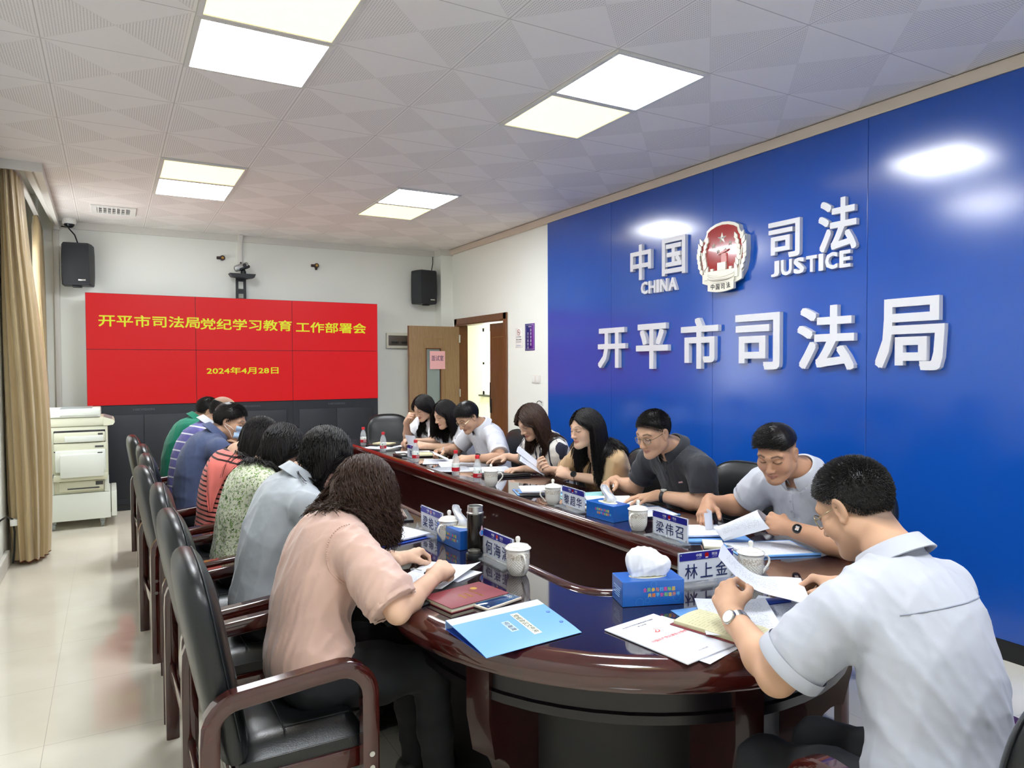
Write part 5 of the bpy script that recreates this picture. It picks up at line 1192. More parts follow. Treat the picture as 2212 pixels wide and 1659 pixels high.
def basis(f, up=(0,0,1)):
    """columns right, forward, up"""
    f = unit(f); r = unit(np.cross(f, up)); return np.stack([r, f, np.cross(r,f)],1)
def rotx(a): c,s_ = math.cos(a), math.sin(a); return np.array([[1,0,0],[0,c,-s_],[0,s_,c]])
def roty(a): c,s_ = math.cos(a), math.sin(a); return np.array([[c,0,s_],[0,1,0],[-s_,0,c]])
def rotz(a): c,s_ = math.cos(a), math.sin(a); return np.array([[c,-s_,0],[s_,c,0],[0,0,1]])
CURL = {'flat':((.25,.3,.15),(.22,.3,.15),(.25,.32,.18),(.3,.35,.2)), 'rest':((.35,.5,.3),(.45,.55,.3),(.5,.6,.35),(.55,.6,.4)),
        'pen':((.75,.75,.35),(.85,.95,.45),(1.0,1.1,.6),(1.1,1.15,.7)), 'pinch':((.8,.75,.35),(.9,.85,.45),(.95,.95,.5),(1.0,.95,.5)),
        'fist':((1.2,1.45,.8),(1.25,1.5,.8),(1.3,1.5,.8),(1.3,1.5,.8)), 'spread':((.15,.35,.25),(.1,.2,.15),(.15,.25,.2),(.2,.3,.2))}
def hand(F, wrist, d, n, side, pose, sc=1.0):
    """d = towards the fingers, n = back of the hand; side +1 right hand, -1 left"""
    y = unit(d); z = unit(np.asarray(n,float)-y*(np.dot(n,y))); x = np.cross(y,z); R = np.stack([x,y,z],1)
    L = lambda p: np.asarray(wrist)+R@(np.asarray(p,float)*sc)
    t = -side                                          # thumb on the -x side of a right hand
    mcp = [(t*.030,.088,0.002),(t*.010,.092,.005),(-t*.010,.087,.003),(-t*.029,.077,-.002)]
    base = [(t*.013,.02,0),(t*.005,.02,0),(-t*.005,.02,0),(-t*.013,.02,-.001)]
    F.cone(L((0,-.03,0)), L((0,.02,0)), .026*sc, .025*sc, .012)
    for b,c in zip(base,mcp): F.cone(L(b),L(c),.0165*sc,.0118*sc,.012)
    F.cone(L((t*.016,.022,-.006)),L((t*.026,.055,-.010)),.017*sc,.015*sc,.012)
    F.cone(L((-t*.018,.025,-.005)),L((-t*.025,.06,-.006)),.015*sc,.012*sc,.012)
    lens = ((.043,.026,.020),(.047,.030,.021),(.043,.028,.020),(.034,.021,.018)); rad = (.0096,.0088,.0080,.0068)
    spread = {'spread':.16}.get(pose,.05)
    tips = []
    for i in range(4):
        p = np.array(mcp[i]); a = 0; q = .92 if i==3 else 1.0; lat = (1.5-i)/1.5*spread*t
        for j in range(3):
            a += CURL[pose][i][j]; dr = np.array([math.sin(lat)*math.cos(a), math.cos(lat)*math.cos(a), -math.sin(a)])
            p2 = p+dr*lens[i][j]; F.cone(L(p),L(p2),rad[j]*q*sc,rad[j+1]*q*sc,.0035 if j else .007); p = p2
        tips.append(L(p))
    b0 = np.array((t*.022,.026,-.008))
    if pose in ('pinch','pen'): ds = [(t*.62,.62,-.48),(t*.10,.86,-.50),(-t*.28,.88,-.35)]
    elif pose == 'fist': ds = [(t*.55,.7,-.45),(-t*.1,.75,-.65),(-t*.8,.35,-.4)]
    elif pose == 'spread': ds = [(t*.8,.55,-.2),(t*.6,.78,-.1),(t*.5,.85,-.1)]
    else: ds = [(t*.66,.68,-.3),(t*.36,.9,-.22),(t*.22,.95,-.18)]
    p = b0
    for j,(ln,ra,rb) in enumerate(((.040,.0145,.0122),(.031,.0118,.0102),(.026,.0102,.0082))):
        p2 = p+unit(ds[j])*ln; F.cone(L(p),L(p2),ra*sc,rb*sc,.006 if j else .01); p = p2
    return L, tips, L(p)

SKINS = {'f':(.66,.42,.295),'m':(.57,.34,.22),'d':(.50,.275,.17)}
def make_person(spec):
    s = dict(sex='m', h=.0045, pitch=25, yaw=0, roll=0, hair='short', skin=None, sleeve=.72, sw=None, legs=True, seed=1, collar=None, curv=.04, loose=1.0, scale=1.0)
    s.update(spec); fem = s['sex']=='f'; rs = np.random.RandomState(s['seed'])
    t = thing('person', s['label'], 'person', (s['hip'][0], s['hip'][1], 0), 0)
    OFF = V3(s['hip'][0], s['hip'][1], 0)
    P_ = lambda k: V3(*s[k])-OFF
    phi = math.radians(s['phi']); fwd = V3(math.cos(phi), math.sin(phi), 0); right = V3(math.sin(phi), -math.cos(phi), 0); up = V3(0,0,1)
    hip, nk, hd = P_('hip'), P_('neck'), P_('head')
    g = s['scale']
    sw = s['sw'] or (.172 if fem else .198)
    ax = unit(nk-hip); back = unit(np.cross(right, ax))*-1      # back = away from the chest
    if back@fwd > 0: back = -back
    Rt = np.stack([right, -back, ax],1)
    bulge = s['curv']; Ls = np.linalg.norm(nk-hip)
    sp = lambda u: hip+(nk-hip)*u+back*bulge*4*u*(1-u)
    # head frame
    hf = rotz(math.radians(s['yaw']))@fwd; Rh = basis(hf); Rh = Rh@rotx(-math.radians(s['pitch']))@roty(math.radians(s['roll']))
    hs = (.92 if fem else .955)*g; Hd = lambda p: hd+Rh@(np.asarray(p,float)*hs)
    skin = np.array(SKINS[s['skin'] or ('f' if fem else 'm')])
    # ---------- body
    B = Field()
    tw = 1.0 if not fem else .9
    shrink = .012
    def torso(F, e, k):
        F.ell(sp(.02), ((.165 if not fem else .172)*g+e, .115*g+e, .125+e), Rt, k)
        F.ell(sp(.28), ((.145*tw)*g+e, .105*tw*g+e, .15+e), Rt, k)
        F.ell(sp(.58), ((.160*tw)*g+e, .112*tw*g+e, .17+e), Rt, k)
        F.ell(sp(.83)-ax*.005, (sw*.86+e, .088*tw+e, .085+e), Rt, k)
        if fem:
            for q in (-1,1): F.ell(sp(.62)+right*q*.075-back*.085, (.062+e,.055+e,.065+e), Rt, k*.8)
    nd_ = unit(Hd((0,-.03,-.07))-nk); cax = unit(ax*.45+nd_*.55)
    torso(B, -shrink, .05)
    sh = {}
    for q,nm in ((1,'R'),(-1,'L')):
        el = P_('el'+nm); wr = P_('wr'+nm)
        S0 = nk+right*q*sw-ax*.075+fwd*.01
        S0 = S0+(el-S0)*.06+ s.get('shrug',0)*up
        sh[nm] = (S0, el, wr)
        am = (.86 if fem else 1.0)*s.get('arm',1.0)
        B.cone(nk-ax*.04, S0, .042, .046*am, .05)
        mid = S0+(el-S0)*.45
        B.chain([S0, mid, el], [.052*am,.049*am,.040*am], .03)
        m2 = el+(wr-el)*.3; B.chain([el, m2, wr], [.0405*am,.043*am,.0275*am], .02)
        hd_, n_, pose = s['hand'+nm]
        sh[nm+'h'] = hand(B, wr, hd_, n_, q, pose, (.93 if fem else 1.04))
    # neck and head
    B.chain([nk-ax*.04, nk+cax*.015, Hd((0,-.025,-.065))], [.058*tw,.055*tw,.053*tw], .02)
    hl = Field(); 
    def H_e(c,r,k=.012,op=1,R=None): B.ell(Hd(c), np.array(r)*hs, Rh if R is None else Rh@R, k, op)
    def H_c(a,b,r1,r2,k=.012,op=1): B.cone(Hd(a),Hd(b),r1*hs,r2*hs,k,op)
    fat = s.get('fat',1.0)
    H_e((0,-.014,.032),(.077,.097,.086),.02)
    H_e((0,.022,-.035),(.062*fat,.066,.082),.03)
    for q in (-1,1):
        H_c((q*.050*fat,-.002,-.055),(q*.018,.062,-.100),.024,.020,.025)
        H_e((q*.043,.053,-.032),(.026*fat,.024,.03),.02)
        H_c((q*.046,.066,.021),(q*.008,.084,.017),.012,.012,.014)
    H_e((0,.074,-.103),(.021,.019,.018),.018)
    for q in (-1,1): H_e((q*.032,.094,-.001),(.018,.017,.0115),.010,-1)
    for q in (-1,1): H_e((q*.032,.0715,-.002),(.0175,.0155,.0135),.004)
    H_c((0,.086,.008),(0,.103,-.034),.0085,.0105,.010); H_e((0,.106,-.038),(.0125,.011,.010),.006)
    for q in (-1,1): H_e((q*.0125,.096,-.042),(.0085,.010,.0075),.005)
    for q in (-1,1):
        H_c((0,.0905,-.064),(q*.020,.081,-.067),.0058,.0038,.005); H_c((0,.0890,-.0745),(q*.018,.081,-.071),.0064,.004,.005)
        Re = roty(q*.14)@rotz(q*.24)
        H_e((q*.079,-.008,-.004),(.0085,.020,.032),.006,1,Re); H_e((q*.087,-.002,.0),(.007,.010,.018),.004,-1,Re); H_e((q*.078,-.002,-.030),(.007,.009,.010),.004)
    # ---------- colours of the skin, with shade painted into lid creases, nostrils and mouth line
    lip = np.array((.48,.16,.14)) if fem else np.array((.40,.17,.13)); hairc = np.array((.012,.010,.010))
    def cols(V):
        Y = ((V-hd)@Rh)/hs; C = np.tile(skin,(len(V),1)); x,y,z = Y.T; ax_ = np.abs(x)
        def mixin(w_,c): C[:] = C*(1-w_[:,None])+np.asarray(c)*w_[:,None]
        near = np.linalg.norm(Y-V3(0,0,-.01),axis=1) < .16
        fl = (.94+.12*np.sin(V@V3(31,17,23))*np.sin(V@V3(-19,41,11)))[:,None]; C *= .5+.5*fl
        ck = np.exp(-(((ax_-.042)/.022)**2+((z+.035)/.022)**2+((y-.07)/.03)**2)); mixin(near*ck*.22, (.62,.27,.2))
        nz_ = np.exp(-((ax_/.016)**2+((z+.038)/.014)**2+((y-.108)/.02)**2)); mixin(near*nz_*.2, (.6,.27,.2))
        l_ = near*(y>.078)*np.clip(1.25-np.sqrt((ax_/.023)**2+((z+.0695+.002*np.cos(ax_*90))/.0085)**2),0,.25)*4
        mixin(np.clip(l_,0,1)*.85, lip); mixin(near*(y>.08)*(ax_<.021)*np.clip(1-np.abs(z+.0693)/.0016,0,1)*.8, lip*.35)
        bz = .0275+.004*np.clip((ax_-.012)/.022,0,1)-.009*np.clip((ax_-.038)/.018,0,1)
        bw = near*(y>.045)*(ax_>.013)*(ax_<.056)*np.clip(1.2-np.abs(z-bz+.003)/(.0048 if not fem else .0038),0,1)
        mixin(bw*(.9 if not fem else .7), hairc*2)
        ez = -.0065+.0035*((ax_-.032)/.016)**2*1.0
        ew = near*(y>.066)*(np.abs(ax_-.032)<.0185)*np.clip(1.25-np.abs(z-ez)/.0031,0,1); mixin(ew*.95, (.02,.014,.012))
        cz = .0045-.006*((ax_-.032)/.017)**2
        mixin(near*(y>.066)*(np.abs(ax_-.032)<.018)*np.clip(1-np.abs(z-cz)/.0018,0,1)*.45, skin*.4)
        mixin(near*(((ax_-.0062)/.0034)**2+((z+.0485)/.0025)**2<1)*(y>.09)*.8, skin*.2)
        if not fem and s['hair'] in ('short','fade','crop','bald'):
            zl = .066-.80*(.085-y); sd = np.clip((z-zl+.012)/.02,0,1)*near*(y<.082)*(1-np.exp(-(((ax_-.083)/.012)**2)*1.0)*(np.abs(z)<.034)*(np.abs(y+.005)<.03))
            mixin(sd*(.72 if s['hair']!='bald' else .35), hairc*3)
            st = near*np.clip(1.2-np.sqrt((ax_/.05)**2+((z+.088)/.034)**2),0,.6)*(y>.02); mixin(st*.08, (.2,.16,.14))
        return C
    body = field_obj('body', B, s['h'], M_skin, t, cols=cols)
    # ---------- clothes
    rest = lambda V: (V-hip)@np.stack([right,-back,ax],1)
    Sm = s['shirt']; e = (.010 if not fem else .011)*s['loose']
    C = Field(); torso(C, e, .07)
    for q,nm in ((1,'R'),(-1,'L')):
        S0, el, wr = sh[nm]; am = (.86 if fem else 1.0)*s.get('arm',1.0); u = unit(el-S0); L = np.linalg.norm(el-S0)
        C.cone(nk-ax*.035, S0, .050+e*.5, .053*am+e, .05)
        ln = s['sleeve']*L; puff = s.get('puff',0)
        if puff:
            C.chain([S0, S0+u*ln*.45, S0+u*ln*.85, S0+u*ln], [.060,.066+puff*.6,.064+puff,.050], .03)
        else: C.chain([S0, S0+u*ln*.5, S0+u*(ln-.004)], [.056*am+e, .058*am+e, (.058*am+e)*s.get('cuff',1.0)], .03)
    C.chain([nk-ax*.05, nk+cax*.035], [.064*(.9 if fem else 1),.060*(.9 if fem else 1)], .03)
    Cs = []
    for q,nm in ((1,'R'),(-1,'L')):
        S0, el, wr = sh[nm]; u = unit(el-S0); Cs.append((S0+u*s['sleeve']*np.linalg.norm(el-S0), u, el, wr))
    nr = s.get('neckr', .062)
    def shirt_fn(P, d):
        Pr = (P-hip)@Rt; d = d-folds(Pr, s['seed'], .0046*s['loose'], .12, (1,1,.42))-folds(Pr, s['seed']+9, .0011, .05, (1,1,.6))
        for c,u,el,wr in Cs:                                  # flat sleeve openings
            near = np.linalg.norm(P-(c+u*.04),axis=1) < .11; d = np.where(near, np.maximum(d, (P-c)@u), d)
        v = P-(nk-ax*.01); hgt = v@cax; rad = np.linalg.norm(v-hgt[:,None]*cax,axis=1)
        lim = s.get('neckh',.012)-.55*np.clip((v@fwd)-.02,0,.08)
        neck = np.maximum(lim-hgt, rad-.098)
        d = np.maximum(d, -neck)
        if s.get('vneck'):
            f_ = v@(-back); dep = s['vneck']; w_ = np.maximum(np.abs(v@right)-(.01+.055*np.clip((hgt+dep)/dep,0,1)), -(hgt+dep))
            d = np.maximum(d, -np.maximum(w_, -(f_-.02)))
        hem = s.get('hem', -.10); d = np.maximum(d, hem-((P-hip)@ax))
        return d
    shirt = field_obj(s.get('shirt_name','shirt'), C, s.get('hs', max(.006, s['h']*1.4)), Sm, t, extra=shirt_fn, rest=rest)
    # collar
    if s['collar']:
        cm, spread = s['collar']
        mb = MB(); f2 = unit(np.cross(cax,right)); Rc = np.stack([right, f2, cax],1)
        def cf(u,v):
            a = math.radians(18)+u*math.radians(324); fr = abs(u-.5)*2       # fr=1 at the front
            prof = [(.070,-.014),(.067,.014),(.067,.034),(.076,.032),(.088,.008),(.099,-.012-.030*fr**6)]
            k = v*5; i = min(4,int(k)); f_ = k-i; r = prof[i][0]*(1-f_)+prof[i+1][0]*f_; z = prof[i][1]*(1-f_)+prof[i+1][1]*f_
            sc_ = .92 if fem else 1.0
            p = np.array((math.sin(a)*r*sc_*1.02, math.cos(a)*r*sc_*1.02, z))
            return tuple(nk+cax*.002+fwd*.006+Rc@p)
        mb.grid(cf, 40, 11, .003); mb.obj('collar', cm, t, ang=70)
    # bands at the sleeve openings
    for c,u,el,wr in Cs:
        a1 = unit(np.cross(u, ax)); a2 = np.cross(u, a1); wdt = .012 if fem else s.get('band',.022); rows = []
        for off in (wdt, wdt*.5, .0, -.003):
            o_ = c-u*max(off,.002); q = np.linspace(.02,.12,41); row = []
            for k in range(40):
                th = 2*PI*k/40; dr = a1*math.cos(th)+a2*math.sin(th); X = o_+dr*q[:,None]; d = C.eval(X); i = int(np.argmax(d > 0)) if (d>0).any() else 40
                row.append((q[max(i,1)], dr, th))
            rr_ = np.array([x[0] for x in row]); rr_ = np.minimum(rr_, np.median(rr_)*1.18)
            for _ in range(3): rr_ = (np.roll(rr_,1)+rr_+np.roll(rr_,-1))/3
            wv = .004 if s.get('puff',0) else 0.0
            rows.append([tuple(c-u*off+x[1]*(r_-.0008+ (0.0018 if off > -.001 else 0)+wv*math.sin(13*x[2])*(1-off/wdt))) for x,r_ in zip(row,rr_)])
        rows.append([tuple(np.array(c)+u*.003*0+(np.array(p_)-np.array(c))*.86) for p_ in rows[-1]])
        vs = [q_ for r_ in rows for q_ in r_]; fs = [(i*40+k,i*40+(k+1)%40,(i+1)*40+(k+1)%40,(i+1)*40+k) for i in range(len(rows)-1) for k in range(40)]
        MB().add(vs,fs).obj('sleeve_band', s.get('bandm',Sm), shirt, ang=60)
    # details lying on the cloth
    def surf(th, z, off=.002):
        """point on the cloth at angle th (0 front, 90 right side, 180 back) and height z above the hip"""
        o_ = hip+ax*z+back*bulge*4*(z/Ls)*(1-z/Ls); dr = right*math.sin(math.radians(th))-back*math.cos(math.radians(th))
        q = np.linspace(.02,.34,65); X = o_+dr*q[:,None]; d = shirt_fn(X, C.eval(X)); i = int(np.argmax(d > 0)) if (d>0).any() else 64
        i = max(i,1); a_ = q[i-1]-d[i-1]*(q[i]-q[i-1])/(d[i]-d[i-1]+1e-9); return o_+dr*(a_+off), dr
    s['surf'] = surf
    if s.get('placket'):
        pm = Sm; z1 = Ls*.93; mb = MB(); mb.grid(lambda u,v: tuple(surf(-5+10*u, z1-.15*v, .0022)[0]), 5, 12, .002); po = mb.obj('placket', pm, shirt, ang=60)
        for k in range(3):
            c, dr = surf(0, z1-.02-.05*k, .003); MB().cyl(tuple(c), tuple(c+dr*.003), .0055, 12).obj('button', mat('button_'+s['placket'].strip('#'), s['placket'], .35), po)
    if s.get('logo'):
        c, dr = surf(-38, Ls*.70, .0015); u_ = unit(np.cross(ax, dr)); MB().box((-.014,-.004,0),(.014,.004,.001),frame(tuple(c),tuple(u_),tuple(np.cross(dr,u_)))).obj('chest_logo', mat('logo_red','#c8a0a0',.5), shirt, smooth=False)
    if s.get('yoke'):
        MB().tube([tuple(surf(a_, Ls*.80, .0006)[0]) for a_ in range(112,250,6)], .0016, 5).obj('yoke_seam', mat('seam_grey','#8e93a0',.8), shirt)
    if s.get('ruffle'):
        mb = MB(); mb.grid(lambda u,v: tuple(surf(92+18*v+(62-58*v)*u, Ls*(.92-.62*v), .006+.010*(1+math.sin(9*u+4*v))*(.4+.6*u))[0]), 16, 20, .002); mb.obj('ruffle', s['ruffle'], shirt, ang=80)
    # trousers and shoes
    if s['legs']:
        T = Field(); kn = {}
        T.ell(hip-up*.01, (.18,.125,.115), Rt, .05)
        for q in (-1,1):
            kz = .50; k_ = hip+fwd*.37+right*q*.10; k_[2] = kz; h0 = hip+right*q*.085-up*.02
            fo = k_+fwd*.03+right*q*.01; fo[2] = .085
            T.chain([h0, (h0+k_)/2, k_], [.098*g,.088*g,.066], .04); T.chain([k_, (k_+fo)/2, fo], [.064,.058,.050], .03)
            kn[q] = fo
        T.plane(hip+up*.09, (0,0,1))
        field_obj('trousers', T, .009, s.get('trousers',M_ink2), t, extra=lambda P,d: d-folds(P,s['seed']+3,.004,.09))
        for q in (-1,1):
            Z = Field(); a = kn[q].copy(); a[2] = .055; Z.cone(a-fwd*.03, a+fwd*.02, .047,.045,.02); b = a+fwd*.16; b[2] = .036; Z.cone(a, b, .045,.036,.03); Z.plane((0,0,.004),(0,0,-1))
            field_obj('shoe', Z, .009, M_shoe, t)
    person_hair(s, t, hd, Rh, hs, C, shirt_fn, rs, fwd, nk, Hd)
    # ---------- accessories
    if s.get('glasses'):
        gm = s['glasses']; mb = MB(); ring = []
        for q in (-1,1):
            pts = [Hd((q*(.034+.0225*math.cos(a)), .099-.010*abs(math.cos(a))*(1 if math.cos(a)>0 else 0)-.002, -.006+.0195*math.sin(a))) for a in np.linspace(0,2*PI,21)]
            mb.tube(pts,.0014,6); mb.tube([Hd((q*.057,.086,-.002)),Hd((q*.072,.05,.002)),Hd((q*.080,.0,.006)),Hd((q*.080,-.02,-.008))],.0014,6)
        mb.tube([Hd((-.0115,.1,.0)),Hd((0,.104,.004)),Hd((.0115,.1,.0))],.0013,6)
        go = mb.obj('glasses', gm, t)
        for q in (-1,1):
            pts = [Hd((q*(.034+.0215*math.cos(a)), .097-.009*max(0,math.cos(a)), -.006+.0185*math.sin(a))) for a in np.linspace(0,2*PI,20,endpoint=False)]
            MB().add([tuple(p) for p in pts],[tuple(range(20))]).obj('lens', M_lens, go)
    if s.get('mask'):
        mm = mat('mask_blue','#bcd6ee',.7); mb = MB()
        def mf(u,v):
            a = (u-.5)*2.1; z = .0-.026-.086*v+.018; r = .113-.016*v+.006*math.sin(v*PI*3)+(.010*math.exp(-(a/.25)**2)*(1-v))
            return tuple(Hd((math.sin(a)*r*.74, .012+math.cos(a)*r*.92, z)))
        mb.grid(mf,25,17,.002); mo = mb.obj('face_mask', mm, t, ang=80)
        for q in (-1,1):
            for zz in (-.038,-.088): MB().tube([Hd((q*.070,.052,zz)),Hd((q*.079,.03,zz*.6)),Hd((q*.087,-.012,.0+zz*.25))],.0016,5).obj('ear_loop', M_white, mo)
    for nm,kind in s.get('watch',{}).items():
        S0, el, wr = sh[nm]; u = unit(wr-el); L, tips, th = sh[nm+'h']; n_ = unit(np.asarray(s['hand'+nm][1],float)); n_ = unit(n_-u*(n_@u)); x = np.cross(u,n_)
        c = wr-u*.035; r = .031*(.9 if fem else 1.03)
        M = np.stack([x,u,n_],1); W = lambda p: tuple(c+M@np.asarray(p,float))
        bandm, facem = {'black':(mat('watch_strap','#15161a',.5),mat('watch_glass','#0a0d14',.08)),'steel':(mat('watch_steel','#bdbbb2',.25,metal=1),mat('watch_dial','#d8d8d2',.3)),'leather':(mat('watch_strap','#15161a',.5),mat('watch_dial','#d8d8d2',.3))}[kind]
        mb = MB(); mb.sweep([W((r*math.cos(a),0,r*.92*math.sin(a))) for a in np.linspace(0,2*PI,28,endpoint=False)], [(-.0015,-.010),(.0015,-.010),(.0015,.010),(-.0015,.010)], up=tuple(u), close=True)
        wo = mb.obj('watch', bandm, t)
        Mx = Matrix([list(M[0])+[c[0]],list(M[1])+[c[1]],list(M[2])+[c[2]],[0,0,0,1]]) @ Matrix.Translation((0,0,r*.92-.001))
        MB().lathe([(.0,0),(.0195,0),(.020,.004),(.0185,.0075),(0,.0075)],24,Mx).obj('watch_case', MATS['watch_steel'] if 'watch_steel' in MATS and kind!='black' else M_black, wo)
        MB().lathe([(0,.0078),(.0165,.0078),(.0165,.0082),(0,.0084)],24,Mx).obj('watch_face', facem, wo)
        if s.get('watch_digits'):
            for txt,dy,sgn in (('09',.005,1),('00',-.005,1)): text_mb(txt,.014,.008,.0003,.03).obj('watch_digits', M_let, wo).matrix_local = Mx @ Matrix.Rotation(s.get('dig_rot',0),4,'Z') @ Matrix.Translation((0,dy,.0086))
    s.update(t=t, sh=sh, Hd=Hd, Rh=Rh, C=C, nk=nk, hipv=hip, ax=ax, right=right, back=back, fwd=fwd, OFF=OFF)
    return s

def scalp_points(n, rs, keep):
    i = np.arange(n*3)+.5; ph = np.arccos(1-2*i/(n*3)); th = PI*(1+5**.5)*i
    U = np.stack([np.cos(th)*np.sin(ph), np.sin(th)*np.sin(ph), np.cos(ph)],1)
    P = V3(0,-.014,.032)+U*V3(.079,.099,.088)
    P = P+rs.randn(*P.shape)*.0012; m = keep(P); return P[m], U[m]
def hairline(P, kind='short'):
    x,y,z = P.T
    zl = np.where(y > .0, .074-.76*(.085-y), .0094+ (y*.95)) if kind=='short' else np.where(y > .02, .078-.82*(.085-y), .0247+(y-.02)*1.1)
    return z-np.maximum(zl, -.085)
def person_hair(s, t, hd, Rh, hs, C, shirt_fn, rs, fwd, nk, Hd):
    st = s['hair']; m = s.get('hairm', M_hair); toW = lambda P: hd+(P*hs)@Rh.T
    if st == 'bald':
        keep = lambda P: (hairline(P)>0)&(P[:,2]<.065)&(P[:,1]<.03)
    elif st == 'fade': keep = lambda P: (hairline(P)>0)&(P[:,2]>.046)
    else: keep = lambda P: hairline(P, 'short' if st in ('short','crop') else 'long') > 0
    # cap close to the scalp
    F = Field(); tk = {'short':.012,'crop':.006,'fade':.010,'bald':.003,'long':.006,'bob':.008,'wavy':.010}[st]
    F.ell(Hd((0,-.014,.032)), V3(.077+tk,.097+tk*.9,.086+tk*1.15)*hs, Rh)
    if st in ('long','bob','wavy'): F.ell(Hd((0,-.045,-.02)), V3(.075,.065,.085)*hs, Rh, .02)
    def cap(P, d):
        Y = ((P-hd)@Rh)/hs
        hl = hairline(Y, 'short' if st in ('short','crop','fade','bald') else 'long')
        d = d-(.0022 if st in ('long','bob','wavy') else .0006)*np.sin(Y[:,0]*150+6*np.sin(Y[:,1]*40))*np.clip(hl*30,0,1)
        if st in ('short','crop','fade','bald'): d = d+.010*np.clip(1-hl/.03,0,1)*(tk>.004)
        d = np.maximum(d, -hl*hs*.8)
        if st == 'bald': d = np.maximum(d, (Y[:,2]-.07)*hs)
        if st == 'fade': d = np.maximum(d, (.05-Y[:,2])*hs)
        ear = np.linalg.norm((Y-V3(0,-.006,-.006))*V3(0,1,.75),axis=1)-.026
        if st in ('short','crop','bald'): d = np.maximum(d, -ear*hs)
        return d
    hobj = field_obj('hair', F, max(.0045,s['h']), m, t, extra=cap)
    # strands
    if st in ('short','crop','fade','bald'):
        n = {'short':2600,'crop':2600,'fade':3000,'bald':700}[st]; n = int(n*s.get('dens',1))
        P, U = scalp_points(n, rs, keep); U = unit_rows(U/V3(.079,.099,.088))
        top = np.clip((P[:,2]-.03)/.07,0,1)
        ln = {'short':(.010,.022),'crop':(.004,.009),'fade':(.014,.026),'bald':(.006,.006)}[st]; ln = (ln[0]+(ln[1]-ln[0])*top)*(.7+.6*rs.rand(len(P)))
        if st == 'crop': comb = U*s.get('spiky',.7)+V3(0,.1,.15)+np.stack([0*top,.5*top,-.6*(1-top)],1)
        elif st == 'fade': comb = U*.25+V3(.75,.55,-.1)
        else: comb = U*.25+np.stack([.3*np.sign(P[:,0])*(P[:,2]<.09),.7*top,-.75*(1-top)],1)
        if s.get('comb') is not None: comb = U*.22+V3(*s['comb'])*top[:,None]+V3(0,0,-.7)*(1-top)[:,None]
        comb = unit_rows(comb+rs.randn(len(P),3)*.14)
        K = 4; q = np.linspace(0,1,K)[None,:,None]
        r0 = P+U*(tk*.55); paths = r0[:,None,:]+ln[:,None,None]*(q*comb[:,None,:]+ (q**2)*np.array([0,0,-.12]))
        rad = .0017*(1-.85*np.linspace(0,1,K))[None,:]*np.ones((len(P),1))
        V,Q = tubes(toW(paths.reshape(-1,3)).reshape(paths.shape), rad, 3)
        np_mesh('hair_strands', V, Q, m, hobj); return
    N = int(s.get('nstr',620)*1.45); Lh = s.get('length',.40)
    P, U = scalp_points(N, rs, keep); U = unit_rows(U/V3(.079,.099,.088)); n = len(P)
    step = .018; K = int(Lh/step)
    part = s.get('part',0.0)
    sg = np.where(P[:,0] > part, 1., -1.)
    dl = np.stack([sg*.9, np.where(P[:,1]>.02,-.45,-.35), np.full(n,.0)],1)+U*.25
    dirw = unit_rows(dl@Rh.T); X = toW(P+U*.010); out = [X.copy()]
    lay = rs.rand(n)                                            # depth inside the hair
    grav = V3(0,0,-1); wav = s.get('wave',0); ph = rs.rand(n)*6.28; cl = (np.arange(n)%23)*.9
    bias = V3(*s.get('drift',(0,0,0)))
    for k in range(K):
        dirw = unit_rows(dirw*.62+grav*.55+bias*.15)
        if wav:
            a = k*step*2*PI/s.get('wl',.10)+cl; dd = np.stack([np.sin(a),np.cos(a*1.1+1),0*a],1)*wav*min(1,k/5)
            Xn = X+unit_rows(dirw+dd)*step
        else: Xn = X+dirw*step
        for _ in range(2):
            Y = ((Xn-hd)@Rh)/hs                                 # stay off the skull, the neck and the face
            c = V3(0,-.014,.032); Z = Y-c; rr = V3(.081,.100,.089)+.008*lay[:,None]; q = np.linalg.norm(Z/rr,axis=1); ins = q < 1
            Y = np.where(ins[:,None], c+Z/np.maximum(q,.3)[:,None], Y)
            lo_ = (Y[:,2]<.085)&(Y[:,2]>-.15)&(Y[:,1]>.018); w_ = (s.get('facew',.068)+.010*lay)*np.clip((.085-Y[:,2])/.06,.12,1.0); sgy = np.where(np.abs(Y[:,0])<.004, sg, np.sign(Y[:,0]))
            Y[:,0] = np.where(lo_&(np.abs(Y[:,0])<w_), sgy*w_, Y[:,0])
            for sd_,tk_ in s.get('tuck',{}).items():
                mm = (Y[:,0]*sd_>0)&(Y[:,2]<.04)&(Y[:,1]>tk_); Y[:,1] = np.where(mm, Y[:,1]-np.minimum(.009,Y[:,1]-tk_), Y[:,1])
            nk_ = (Y[:,2]<.03)&(Y[:,1]<=.018); rr2 = np.hypot(Y[:,0],Y[:,1]+.025); lim = .066+.014*lay; f_ = nk_&(rr2<lim)&(Y[:,2]>-.12)
            sc_ = np.where(f_, lim/np.maximum(rr2,.01), 1.); Y[:,0] *= sc_; Y[:,1] = (Y[:,1]+.025)*sc_-.025
            Xn = hd+(Y*hs)@Rh.T
            d0 = shirt_fn(Xn, C.eval(Xn)); hit = d0 < .008+.010*lay
            if hit.any():
                A = Xn[hit]; eps = .006; g_ = np.stack([C.eval(A+V3(*e))-C.eval(A-V3(*e)) for e in np.eye(3)*eps],1); g_ = unit_rows(g_)
                Xn[hit] = A+g_*(.008+.010*lay[hit]-d0[hit])[:,None]
        dirw = unit_rows(unit_rows(Xn-X)*.6+dirw*.4); X = Xn; out.append(X.copy())
    paths = np.stack(out,1); kk = np.linspace(0,1,K+1)
    rad = (s.get('lockr',.0034)*(1-.75*kk**3))[None,:]*(.7+.5*rs.rand(n,1))
    keepn = (K*(.82+.18*rs.rand(n))*np.where(P[:,1]<-.05, s.get('backlen',1.0), 1.0)).astype(int)
